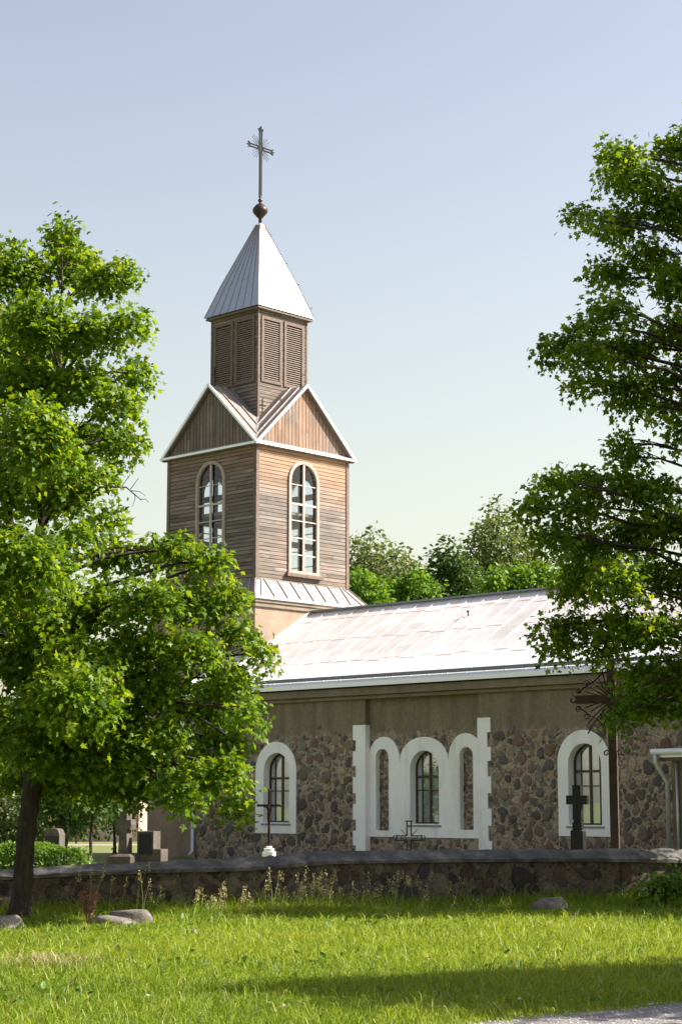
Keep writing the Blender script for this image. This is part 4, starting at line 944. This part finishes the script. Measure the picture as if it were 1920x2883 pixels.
# clipped hedge behind the wall
hx0, hx1 = at(-200, 1950, 32).x, at(201, 1950, 32).x
hz = at(100, 1947, 32).z
hg = empty('hedge', ((hx0 + hx1) / 2, 32, 0)); tag(hg, 'clipped bright green hedge behind the wall at the left', 'hedge')
n = 9000; q = rng.random((n, 3)); hw = (hx1 - hx0) / 2
face = rng.integers(0, 3, n)
X = (q[:, 0] * 2 - 1) * hw; Y = (q[:, 1] * 2 - 1) * .45; Z = hz * q[:, 2]
Y[face == 0] = -.45 + rng.normal(0, .04, (face == 0).sum()); Z[face == 1] = hz - np.abs(rng.normal(0, .05, (face == 1).sum())); e_ = (face == 2) & (q[:, 0] > .9); X[e_] = hw + rng.normal(0, .05, e_.sum())
Z += .05 * np.sin(X * 3.1) + .03 * np.sin(X * 7.7 + Y * 5); X += np.where(Z > hz * .8, -.06 * np.sign(X), 0)
Nh = np.stack([rng.normal(0, .5, n) + (face == 2), rng.normal(0, .5, n) - 1.0 * (face == 0), rng.normal(.5, .4, n) + (face == 1)], 1)
leaf_mesh('foliage', np.stack([X, Y, Z], 1), Nh, rng.normal(size=(n, 3)), rng.uniform(.05, .085, n), rng.random(n), bush_leaf, hg, OVAL, OVAL_F)
m = MB()
for i in range(10): m.tube([(-hw + (i + .5) * hw / 5, 0, 0), (-hw + (i + .5) * hw / 5 + .05, .03, hz * .9)], .02, 5)
m.build('stem', bark, hg)

# ------------------------------------------------------------------ graves
def grave(name, label, cat, u, d, rz, group=None):
    p = at(u, 2000, d); p.z = 0
    o = empty(name, p, R(rz)); tag(o, label, cat, group); return o
GG = 'grave markers behind the churchyard wall'
def zat(v, d): return at(784, v, d).z
def wat(du, d): return du * K / FPX * d
# stone cross, left
d = 36; o = grave('stone_cross', 'weathered stone grave cross left of the stepped gravestone', 'grave cross', 287, d, -24, GG)
zt, zb_, za = zat(1865, d), zat(1964, d), zat(1897, d)
MB().box(-.27, .27, -.26, .26, 0, zb_ - .05).add([(-.27, -.26, zb_ - .05), (.27, -.26, zb_ - .05), (.27, .26, zb_ - .05), (-.27, .26, zb_ - .05), (-.2, -.18, zb_), (.2, -.18, zb_), (.2, .18, zb_), (-.2, .18, zb_)], [(0, 1, 5, 4), (1, 2, 6, 5), (2, 3, 7, 6), (3, 0, 4, 7), (4, 5, 6, 7)]).build('base', M['greystone'], o, .01)
aw = wat(19, d)
prof = [(-.10, zb_ + .001), (.10, zb_ + .001), (.085, za - .085), (aw, za - .10), (aw + .02, za), (aw, za + .10), (.08, za + .085), (.085, zt - .08), (.05, zt - .02), (0, zt), (-.05, zt - .02), (-.085, zt - .08), (-.08, za + .085), (-aw, za + .10), (-aw - .02, za), (-aw, za - .10), (-.085, za - .085)]
panel('cross', prof, [], -.10, .10, M['greystone'], o)
# stepped gravestone
o = grave('gravestone', 'brown stepped stone block gravestone beside the weathered stone cross', 'gravestone', 349, d, -24, GG)
z1, z2 = zat(1912, d), zat(1953, d); w1 = wat(64, d) / 2
panel('headstone', [(-w1 + .02, 0), (w1, 0), (w1, z2), (w1 * .38, z2), (w1 * .38, z1), (-w1 + .02, z1)], [], -.14, .14, M['greystone'], o)
panel('inscription_plate', [(-w1 + .07, z2 - .1), (w1 * .30, z2 - .1), (w1 * .30, z1 - .05), (-w1 + .07, z1 - .05)], [], -.16, -.141, M['granite'], o)
# dark headstone behind the hedge
o = grave('gravestone', 'dark rounded headstone with a pale edge behind the clipped hedge', 'gravestone', 124, 39, -32, GG)
z1 = zat(1906, 39); w1 = wat(44, 39) / 2
panel('headstone', [(-w1, 0), (w1, 0), (w1, z1 - .12), (w1 * .75, z1 - .02), (w1 * .4, z1), (-w1 * .4, z1), (-w1 * .75, z1 - .02), (-w1, z1 - .12)], [], -.09, .09, M['greystone'], o)
panel('inscription_plate', [(-w1 + .04, .2), (w1 - .04, .2), (w1 - .04, z1 - .16), (-w1 + .04, z1 - .16)], [], -.108, -.091, M['granite'], o)
# sapling by the wall
sap = at(208, 1990, 34); sap.z = 0
sl_ = [(tuple(at(u, v, 34)), (.45, .45, .3)) for u, v in ((215, 1790), (200, 1820), (232, 1825), (215, 1760), (238, 1790), (190, 1780))]
tree('young_tree', 'thin young tree with a straight dark stem between the hedge and stone cross', tuple(sap), [sap, at(209, 1930, 34), at(214, 1850, 34), at(215, 1770, 34)], [.035, .03, .025, .01], sl_, .10, 8, wood_leaf, bark, GL, .26, 14, sides=7)
# slim iron crucifix with a figure
d = 36; o = grave('crucifix', 'slim rusty iron crucifix with a small figure, on a white block below the left window', 'crucifix', 618, d, -14, GG)
zt, za, zb_ = zat(1815, d), zat(1853, d), zat(1948, d)
MB().box(-.085, .085, -.085, .085, zb_ - .09, zb_ - .03).box(-.05, .05, -.05, .05, zb_ - .029, zb_ + .01).box(-.11, .11, -.11, .11, 0, zb_ - .092).build('base', M['white'], o, .012)
aw = wat(25, d)
m = MB().bar((0, 0, zb_ + .02), (0, 0, zt - .05), .045, .03, (0, 1, 0)).bar((-aw, 0, za), (aw, 0, za), .03, .045)
for s in (-1, 1): m.tube([(s * aw, -.02, za), (s * (aw + .012), 0, za), (s * aw, .02, za)], [.02, .03, .02], 8)
m.tube([(0, 0, zt - .06), (0, 0, zt - .01), (0, 0, zt)], [.02, .034, .01], 8)
m.build('cross', M['rustiron'], o)
def figure(par, z, s, mat):                   # outstretched figure as one skinned surface
    bm = bmesh.new(); J = {}
    def j(k, x, y, zz): J[k] = bm.verts.new((x * s, y * s, z + zz * s)); return J[k]
    j('pel', .02, -.10, -.52); j('ch', 0, -.11, -.20); j('nk', 0, -.12, -.03); j('hd', .03, -.16, .06); j('ht', .035, -.16, .13)
    for sd in (-1, 1):
        j('sh%d' % sd, sd * .16, -.10, -.07); j('el%d' % sd, sd * .40, -.07, -.01); j('wr%d' % sd, sd * .62, -.05, .05); j('ha%d' % sd, sd * .70, -.04, .07)
        j('hp%d' % sd, sd * .07 + .02, -.10, -.58); j('kn%d' % sd, sd * .05 + .05, -.19, -.95); j('an%d' % sd, sd * .025, -.07, -1.32); j('ft%d' % sd, sd * .03, -.12, -1.44)
    E_ = [('pel', 'ch'), ('ch', 'nk'), ('nk', 'hd'), ('hd', 'ht')]
    for sd in (-1, 1): E_ += [('ch', 'sh%d' % sd), ('sh%d' % sd, 'el%d' % sd), ('el%d' % sd, 'wr%d' % sd), ('wr%d' % sd, 'ha%d' % sd), ('pel', 'hp%d' % sd), ('hp%d' % sd, 'kn%d' % sd), ('kn%d' % sd, 'an%d' % sd), ('an%d' % sd, 'ft%d' % sd)]
    for a, c in E_: bm.edges.new((J[a], J[c]))
    rr = {'pel': .11, 'ch': .125, 'nk': .05, 'hd': .085, 'ht': .06, 'sh': .06, 'el': .042, 'wr': .032, 'ha': .03, 'hp': .085, 'kn': .058, 'an': .035, 'ft': .032}
    order = list(J.keys()); me = bpy.data.meshes.new('corpus'); bm.verts.index_update(); bm.to_mesh(me); bm.free(); me.materials.append(mat)
    oo = bpy.data.objects.new('figure', me); C.objects.link(oo); oo.parent = par
    sk = oo.modifiers.new('skin', 'SKIN'); sd_ = me.skin_vertices[0].data
    for i, k in enumerate(order):
        r_ = rr[k.rstrip('-1')] * s; sd_[i].radius = (r_, r_); sd_[i].use_root = (k == 'pel')
    oo.modifiers.new('sub', 'SUBSURF').levels = 1; oo.modifiers['sub'].render_levels = 1
figure(o, za - .01, .30, M['rustiron'])
# low ornate iron cross
d = 35.5; o = grave('iron_cross', 'low openwork iron cross standing before the triple white arches', 'grave cross', 941, d, -12, GG)
zt, za = zat(1889, d), zat(1928, d); aw = wat(29, d)
m = MB()
def fb(a, c, w=.022): m.bar((a[0], 0, a[1]), (c[0], 0, c[1]), w, w, (0, 1, 0))
h = .042
for s in (-1, 1):
    fb((s * h, za + h), (s * h, zt)); fb((s * h, .05), (s * h, za - h))
    for t in (-1, 1): fb((s * h, za + t * h), (s * aw, za + t * h))
    fb((s * aw, za - h * 1.5), (s * aw, za + h * 1.5)); fb((s * aw * .62, za - h), (s * aw * .62, za + h), .012)
    m.tube([(s * (aw + .02 + .05 * math.cos(t)), 0, za + .05 * math.sin(t)) for t in np.linspace(-1.4, 1.4, 6)], .012, 5)
    fb((s * h, za + h), (s * .16, za + .16), .012); fb((s * h, za - h), (s * .16, za - .16), .012)
fb((-h * 1.6, zt), (h * 1.6, zt)); fb((-h, za + .22), (h, za + .22), .012)
m.build('cross', M['iron'], o); MB().box(-.16, .16, -.16, .16, 0, .14).build('base', M['greystone'], o, .015)
# black granite cross
d = 35; o = grave('granite_cross', 'black granite grave cross on a pedestal in front of the right window', 'grave cross', 1331, d, -22, GG)
zt, za, zk, zp, zs = zat(1806, d), zat(1840, d), zat(1890, d), zat(1903, d), zat(1912, d)
w = wat(29, d) / 2 * .98
MB().box(-w * 1.02, w * 1.02, -w, w, 0, zs).add([(-w * 1.02, -w, zs), (w * 1.02, -w, zs), (w * 1.02, w, zs), (-w * 1.02, w, zs), (-w * .8, -w * .78, zs + .03), (w * .8, -w * .78, zs + .03), (w * .8, w * .78, zs + .03), (-w * .8, w * .78, zs + .03)], [(0, 1, 5, 4), (1, 2, 6, 5), (2, 3, 7, 6), (3, 0, 4, 7), (4, 5, 6, 7)]).build('pedestal', M['granite'], o, .008)
MB().box(-w * .78, w * .78, -w * .7, w * .7, zs + .031, zk - .015).box(-w * .6, w * .6, -w * .55, w * .55, zk - .014, zk + .03).build('plinth', M['granite'], o, .008)
aw = wat(24.5, d); t = .085
panel('cross', [(-t, zk + .031), (t, zk + .031), (t * .96, za - t), (aw, za - t), (aw, za + t), (t * .94, za + t), (t * .94, zt), (-t * .94, zt), (-t * .94, za + t), (-aw, za + t), (-aw, za - t), (-t * .96, za - t)], [], -.075, .075, M['granite'], o)
# tall wooden cross with wrought iron rays
d = 33; o = grave('wooden_cross', 'tall dark timber cross with rusty wrought iron rays, right of the right window', 'cross', 1416, d, -19, GG)
za = zat(1608, d); zt = zat(1528, d); hw_ = wat(19, d) / 2
MB().box(-hw_, hw_, -.06, .06, 0, zt).add([(-hw_, -.06, zt), (hw_, -.06, zt), (hw_, .06, zt), (-hw_, .06, zt), (0, 0, zt + .09)], [(0, 1, 4), (1, 2, 4), (2, 3, 4), (3, 0, 4)]).build('post', M['crosswood'], o, .006)
aw = wat(84, d)
MB().box(-aw, -hw_ - .001, -.05, .05, za - .075, za + .075).box(hw_ + .001, aw, -.05, .05, za - .075, za + .075).build('crossbar', M['crosswood'], o, .006)
m = MB()
def scroll(cx, cz, r0_, turns, a0, w=.012, s=1):
    return [(cx + r0_ * (1 - .7 * t) * math.cos(a0 + s * turns * 2 * math.pi * t), -.02, cz + r0_ * (1 - .7 * t) * math.sin(a0 + s * turns * 2 * math.pi * t)) for t in np.linspace(0, 1, 14)]
for sx in (-1, 1):
    for sz in (-1, 1):
        for a in (.30, .52, .78, 1.02, 1.26):
            L = .62 if a == .78 else (.50 if a in (.30, 1.26) else .44)
            x1, z1 = sx * L * math.cos(a), sz * L * math.sin(a)
            m.tube([(sx * .12 * math.cos(a), -.02, za + sz * .12 * math.sin(a)), (x1 * .6 + .02 * sx, -.02, za + z1 * .6), (x1, -.02, za + z1)], .013, 5)
        m.tube([(sx * .14, -.02, za + sz * .5), (sx * .30, -.02, za + sz * .34), (sx * .5, -.02, za + sz * .22), (sx * (aw - .05), -.02, za + sz * .13)], .014, 5)
        m.tube(scroll(sx * (aw - .06), za + sz * .16, .06, 1.1, math.pi / 2 * sz, s=sx), .013, 5)
        m.tube(scroll(sx * .46, za + sz * .30, .06, 1.1, 0, s=sz), .012, 5)
        MB().tube(scroll(sx * (hw_ + .045), za - .98 if sz < 0 else zt - .12, .06, 1.1, math.pi if sx > 0 else 0, s=-sx), .013, 5).build('iron_scroll', M['rustiron'], o)
    m.tube(scroll(sx * (aw + .05), za, .08, 1.0, math.pi / 2, s=sx), .014, 5)
    m.tube([(sx * .12, -.02, za - .16), (sx * .34, -.02, za - .44), (sx * .45, -.02, za - .62)], .014, 5)
m.build('iron_rays', M['rustiron'], o)

# ------------------------------------------------------------------ boulders, plants and grass on the lawn
def rock(label, u, v, d, w, h, mat, seed, group='boulders in the grass'):
    p = at(u, v, d); p.z = 0
    bm = bmesh.new(); bmesh.ops.create_icosphere(bm, subdivisions=4, radius=1.0)
    r_ = random.Random(seed); ph = [(r_.uniform(.6, 2.6), r_.uniform(.6, 2.6), r_.uniform(.6, 2.6), r_.uniform(0, 6)) for _ in range(9)]
    for vt in bm.verts:
        c = vt.co.copy(); s = 1 + sum(.055 * math.sin(a * c.x * 2 + b_ * c.y * 2 + e * c.z * 2 + f) for a, b_, e, f in ph)
        c *= s; c.z = min(c.z, .8 + .1 * c.x)
        vt.co = Vector((c.x * w / 2, c.y * w * .35, c.z * h * 1.1))
    for f in bm.faces: f.smooth = True
    me = bpy.data.meshes.new('boulder'); bm.to_mesh(me); bm.free(); me.materials.append(mat)
    o = bpy.data.objects.new('boulder', me); C.objects.link(o); o.location = p
    return tag(o, label, 'boulder', group)
rock('large flat granite boulder in the grass right of the leaning trunk', 286, 2120, 24.5, .72, .24, M['boulder'], 3)
rock('pale boulder in the grass at the left edge', 2, 2125, 23.6, .50, .22, M['boulder'], 5)
rock('grey boulder in the shade at the foot of the wall', 1262, 2088, 27.6, .56, .24, M['boulder'], 8)
rock('small pale stone in the sunlit grass below the wall', 441, 2137, 22.5, .16, .12, M['boulder'], 12)
# reddish dock plant
dk = at(203, 2100, 24.6); dk.z = 0
o = empty('dock_plant', dk); tag(o, 'withered rust red dock plant beside the large granite boulder', 'plant')
P_, N_, D_, S__ = [], [], [], []; m = MB()
for i in range(9):
    a = random.uniform(0, 6.28); tl_ = random.uniform(.05, .17); zt_ = random.uniform(.32, .52)
    tip = Vector((tl_ * math.cos(a), tl_ * math.sin(a), zt_)); m.tube([(0, 0, 0), tip * .5 + Vector((0, 0, .05)), tip], .006, 4, False)
    for k in range(70):
        t = random.uniform(.45, 1.0); p = tip * t
        P_.append([p.x + random.gauss(0, .024), p.y + random.gauss(0, .024), p.z + random.gauss(0, .02)])
m.build('stem', plain('dock stem', (.16, .06, .03), .8), o)
P_ = np.array(P_); n = len(P_)
leaf_mesh('seed_head', P_, rng.normal(size=(n, 3)), rng.normal(size=(n, 3)), rng.uniform(.018, .034, n), rng.random(n), leaf_mat('dock seeds', (.20, .09, .06), (.30, .155, .11), (.40, .24, .17), .2, tr_col=(1, .8, .6)), o, OVAL, OVAL_F)
# leafy shrub at the right, in front of the wall
sb = at(1530, 2060, 28.4); sb.z = 0
lobs = [(tuple(at(u, v, 28.2)), (.3, .3, .2)) for u, v in ((1490, 2040), (1530, 2030), (1570, 2020), (1510, 2055), (1555, 2050), (1600, 2040), (1545, 2015))]
tree('shrub', 'small yellow green shrub at the foot of the wall near the right edge', tuple(sb), [sb, sb + Vector((0, 0, .3)), sb + Vector((.05, 0, .6))], [.02, .015, .008], lobs, .085, 6, bush_leaf, bark, None, .16, 10, OVAL, OVAL_F, cat='shrub', sides=6)

grass_leaf = leaf_mat('grass blades', (.08, .15, .010), (.195, .275, .020), (.33, .37, .05), .40, .5, (1.35, 1.25, .5))
straw = leaf_mat('straw', (.30, .24, .11), (.42, .35, .17), (.52, .46, .26), .3, .6, (1.1, 1.0, .7))
def smooth_noise(x, y, seed):
    r_ = np.random.default_rng(seed); v = np.zeros_like(x)
    for k in range(10):
        f = .25 * 1.5 ** k; a = r_.uniform(0, 6.28); v += np.sin((x * math.cos(a) + y * math.sin(a)) * f * 2 + r_.uniform(0, 6.28)) / 1.22 ** k
    return v / 3.0
def blades(name, x, y, h, w, tone, lean, mat):
    n = len(x); a = rng.uniform(0, 2 * np.pi, n); la = rng.uniform(0, 2 * np.pi, n)
    wx, wy = np.cos(a) * w / 2, np.sin(a) * w / 2
    lx, ly = np.cos(la) * lean * h + .12 * h, np.sin(la) * lean * h
    def row(t, k, ws):
        c = np.stack([x + lx * k, y + ly * k, h * t], 1); o_ = np.stack([wx, wy, np.zeros(n)], 1) * ws
        return [c - o_, c + o_]
    V = np.stack(row(0, 0, 1) + row(.55, .3, .85) + [np.stack([x + lx, y + ly, h * (1 - .35 * np.minimum(lean, 1.5))], 1)], 1)
    base = (np.arange(n) * 5)[:, None]
    L = np.concatenate([base + np.array([[0, 1, 3, 2]]), base + np.array([[2, 3, 4]])], 1)
    o = np_mesh(name, V.reshape(-1, 3), L.ravel(), np.tile([4, 3], n), mat, None, {'tone': np.repeat(np.clip(tone, 0, 1), 5)})
    return o
def scatter(n, d0, d1, half, power=1.0):
    d = d0 + (d1 - d0) * rng.random(n) ** power
    return (rng.random(n) * 2 - 1) * half * d, d
X = []; Y = []
for n, d0, d1, half in ((270000, 12.5, 31.5, .215), (110000, 9, 34, .6)):
    x, y = scatter(n, d0, d1, half); X.append(x); Y.append(y)
x = np.concatenate(X); y = np.concatenate(Y)
edge = (x - ra.x) * rn_.x + (y - ra.y) * rn_.y
wallY = np.interp(x, [at(c[0], c[2], c[3]).x for c in cap], [c[3] for c in cap])
keep = (edge < -.02 + .10 * rng.normal(size=len(x))) & (y < wallY + .02)
x, y, edge, wallY = x[keep], y[keep], edge[keep], wallY[keep]
nz = smooth_noise(x, y, 3); nz2 = smooth_noise(x * 2.3, y * 2.3, 9)
near_wall = np.clip(1 - (wallY - y) / 2.2, 0, 1)
h = (.075 + .055 * rng.random(len(x)) + .035 * nz + .02 * nz2) * (1 + 1.2 * near_wall) + .13 * (rng.random(len(x)) < .03) + .2 * (rng.random(len(x)) < .05 * near_wall)
h = np.clip(h, .03, .5) * np.clip(.35 + (-edge) / 1.0, .35, 1)
tone = .50 + .22 * nz + .14 * nz2 + .21 * rng.normal(size=len(x)) - .12 * near_wall
w = (.006 + .0035 * rng.random(len(x))) * np.clip(y / 16, .9, 1.6)
gr = blades('grass', x, y, h, w, tone, .45 + .8 * rng.random(len(x)), grass_leaf); tag(gr, kind='stuff')
# broad weed leaves among the grass
n = 2600; x, y = scatter(n, 13, 27, .2); k_ = smooth_noise(x * 1.7, y * 1.7, 21) > .25
x, y = x[k_], y[k_]; e_ = (x - ra.x) * rn_.x + (y - ra.y) * rn_.y; x, y = x[e_ < -.2], y[e_ < -.2]; n = len(x)
wd = leaf_mesh('ground_cover', np.stack([x, y, rng.uniform(.02, .07, n)], 1), np.stack([rng.normal(0, .6, n), rng.normal(-.3, .6, n), np.ones(n) * .8], 1), np.stack([rng.normal(size=n), rng.normal(size=n), rng.uniform(.3, 1.6, n)], 1), rng.uniform(.04, .11, n), np.clip(rng.normal(.5, .25, n), 0, 1), leaf_mat('weed leaves', (.03, .075, .010), (.06, .125, .015), (.11, .19, .03), .35), None, OVAL, OVAL_F)
tag(wd, kind='stuff')
# dry straws lying in the grass
n = 1500; x, y = scatter(n, 13, 27.5, .2); e_ = (x - ra.x) * rn_.x + (y - ra.y) * rn_.y; x, y = x[e_ < -.1], y[e_ < -.1]; n = len(x)
pp = ground(105, 2225); x = np.concatenate([x, pp.x + rng.normal(0, .28, 500)]); y = np.concatenate([y, pp.y + rng.normal(0, .35, 500)]); n = len(x)
st_ = blades('dry_straw', x, y, rng.uniform(.08, .24, n), np.full(n, .006), rng.random(n), rng.uniform(.8, 1.8, n), straw); tag(st_, kind='stuff')
# gravel loose on the road
n = 5000; t = rng.random(n) * 30 - 12; s_ = np.abs(rng.normal(0, .8, n)) - .12
Pg = np.stack([ra.x + rd.x * t + rn_.x * s_, ra.y + rd.y * t + rn_.y * s_, np.full(n, .008)], 1)
PEB = np.array([(-.5, -.4, 0), (.5, -.35, 0), (.45, .4, 0), (-.4, .45, 0), (0, 0, .5)], float)
gv = leaf_mesh('gravel', Pg, np.tile([0, 0, 1.0], (n, 1)) + rng.normal(0, .1, (n, 3)), rng.normal(size=(n, 3)), rng.uniform(.008, .028, n), rng.random(n), plaster_mat('pebbles', (.20, .18, .17), (.30, .28, .265), (.42, .40, .38), 9, 30, .3), None, PEB, [(0, 1, 4), (1, 2, 4), (2, 3, 4), (3, 0, 4)])
tag(gv, kind='stuff')

# flowering grass tufts along the foot of the wall
seed_m = leaf_mat('grass seed heads', (.24, .21, .09), (.36, .32, .15), (.48, .43, .24), .35, .6, (1.1, 1.0, .7))
stem_m = plain('grass stem', (.17, .19, .06), .7)
def tuft(label, u, d, stems, h0, h1, spread, seed):
    random.seed(seed); p = at(u, 2080, d); p.z = 0
    o = empty('seeding_grass', p); tag(o, label, 'grass tuft', 'seeding grass tufts along the wall')
    m = MB(); PP, = [],
    for i in range(stems):
        x0, y0 = random.gauss(0, spread), random.gauss(0, .12); h_ = random.uniform(h0, h1); lx = random.uniform(-.14, .22) * h_; ly = random.uniform(-.1, .1) * h_
        tip = Vector((x0 + lx, y0 + ly, h_)); m.tube([(x0, y0, 0), (x0 + lx * .25, y0 + ly * .3, h_ * .55), tip], [.004, .0035, .002], 3, False)
        for k in range(20):
            t = random.random(); q = tip + Vector((lx * .12 * t + random.gauss(0, .008 + .014 * (1 - t)), random.gauss(0, .012), .15 * t - .10))
            PP.append(q[:])
    m.build('stem', stem_m, o); n_ = len(PP)
    leaf_mesh('seed_head', np.array(PP), rng.normal(size=(n_, 3)), rng.normal(size=(n_, 3)) + [0.2, 0, 1.4], rng.uniform(.018, .036, n_), rng.random(n_), seed_m, o, OVAL, OVAL_F)
tuft('tallest dense tuft of seeding grass at the wall foot, below the left white window', 705, 27.0, 20, .36, .68, .28, 31)
tuft('loose tuft of seeding grass left of the tallest tuft', 655, 26.2, 12, .3, .58, .2, 32)
tuft('thin tuft of seeding grass in front of the triple white arches', 905, 26.8, 14, .3, .62, .26, 33)
tuft('short tuft of seeding grass between the tallest and the thin tuft', 805, 26.4, 9, .25, .42, .3, 34)
tuft('sparse tuft of seeding grass right of the large granite boulder', 450, 25.6, 10, .28, .5, .35, 35)
tuft('lone tall grass stalks behind the large granite boulder', 335, 25.2, 4, .5, .78, .12, 36)
tuft('leaning grass stalks behind the rust red dock plant', 225, 25.4, 7, .5, .85, .22, 37)
tuft('small tuft of seeding grass midway between boulder and tallest tuft', 560, 26.3, 8, .25, .45, .3, 38)
tuft('few seeding stalks in the sun right of the thin tuft', 1080, 25.8, 6, .22, .42, .4, 39)
tuft('wispy seeding grass at the wall foot just right of the tallest tuft', 760, 27.2, 12, .3, .6, .22, 40)
tuft('tall seeding grass standing in the shade below the right end of the arches', 1000, 28.2, 10, .3, .55, .35, 41)
tuft('scattered seeding grass between the small pale stone and the wall', 505, 25.9, 10, .25, .5, .3, 42)
# dandelions and small white flowers in the lawn
yel = plain('dandelion yellow', (.80, .50, .02), .7, 0, .2); wht = plain('white petals', (.75, .74, .72), .8, 0, .1)
def flower(name, label, u, v, mat, r_, h_, group):
    p = ground(u, v + 6); o = empty(name, p); tag(o, label, 'flower', group)
    m = MB()
    for ring, (rr_, zz) in enumerate(((1.0, 0), (.72, .006), (.4, .010))):
        for i in range(12):
            a = 2 * math.pi * (i + .5 * ring) / 12; b_ = a + .22
            m.add([(0, 0, h_ + zz), (rr_ * r_ * math.cos(a), rr_ * r_ * math.sin(a), h_ + zz + .006), (rr_ * r_ * math.cos(b_), rr_ * r_ * math.sin(b_), h_ + zz + .006)], [(0, 1, 2)])
    m.build('petals', mat, o); MB().tube([(0, 0, 0), (.01, 0, h_ * .5), (0, 0, h_)], .004, 5).build('stem', stem_m, o)
flower('dandelion', 'yellow dandelion, rightmost of three in the shaded lawn', 1319, 2243, yel, .026, .15, 'dandelions in the lawn')
flower('dandelion', 'yellow dandelion, middle one of three in the shaded lawn', 1304, 2246, yel, .026, .14, 'dandelions in the lawn')
flower('dandelion', 'yellow dandelion, lowest of three in the shaded lawn', 1298, 2257, yel, .022, .12, 'dandelions in the lawn')
flower('white_flower', 'tiny white flower in the lawn just left of the dandelions', 1252, 2242, wht, .022, .14, 'white flowers in the lawn')
flower('white_flower', 'tiny white flower at the bottom edge of the lawn', 652, 2333, wht, .02, .08, 'white flowers in the lawn')
flower('white_flower', 'tiny white flower in the sunlit lawn, lower left', 340, 2312, wht, .02, .09, 'white flowers in the lawn')
flower('white_flower', 'tiny white flower at the edge of the shade near the road', 1195, 2318, wht, .02, .08, 'white flowers in the lawn')
#print('LEAVES', {o.parent.name: len(o.data.polygons) for o in bpy.data.objects if o.name.startswith('crown')})
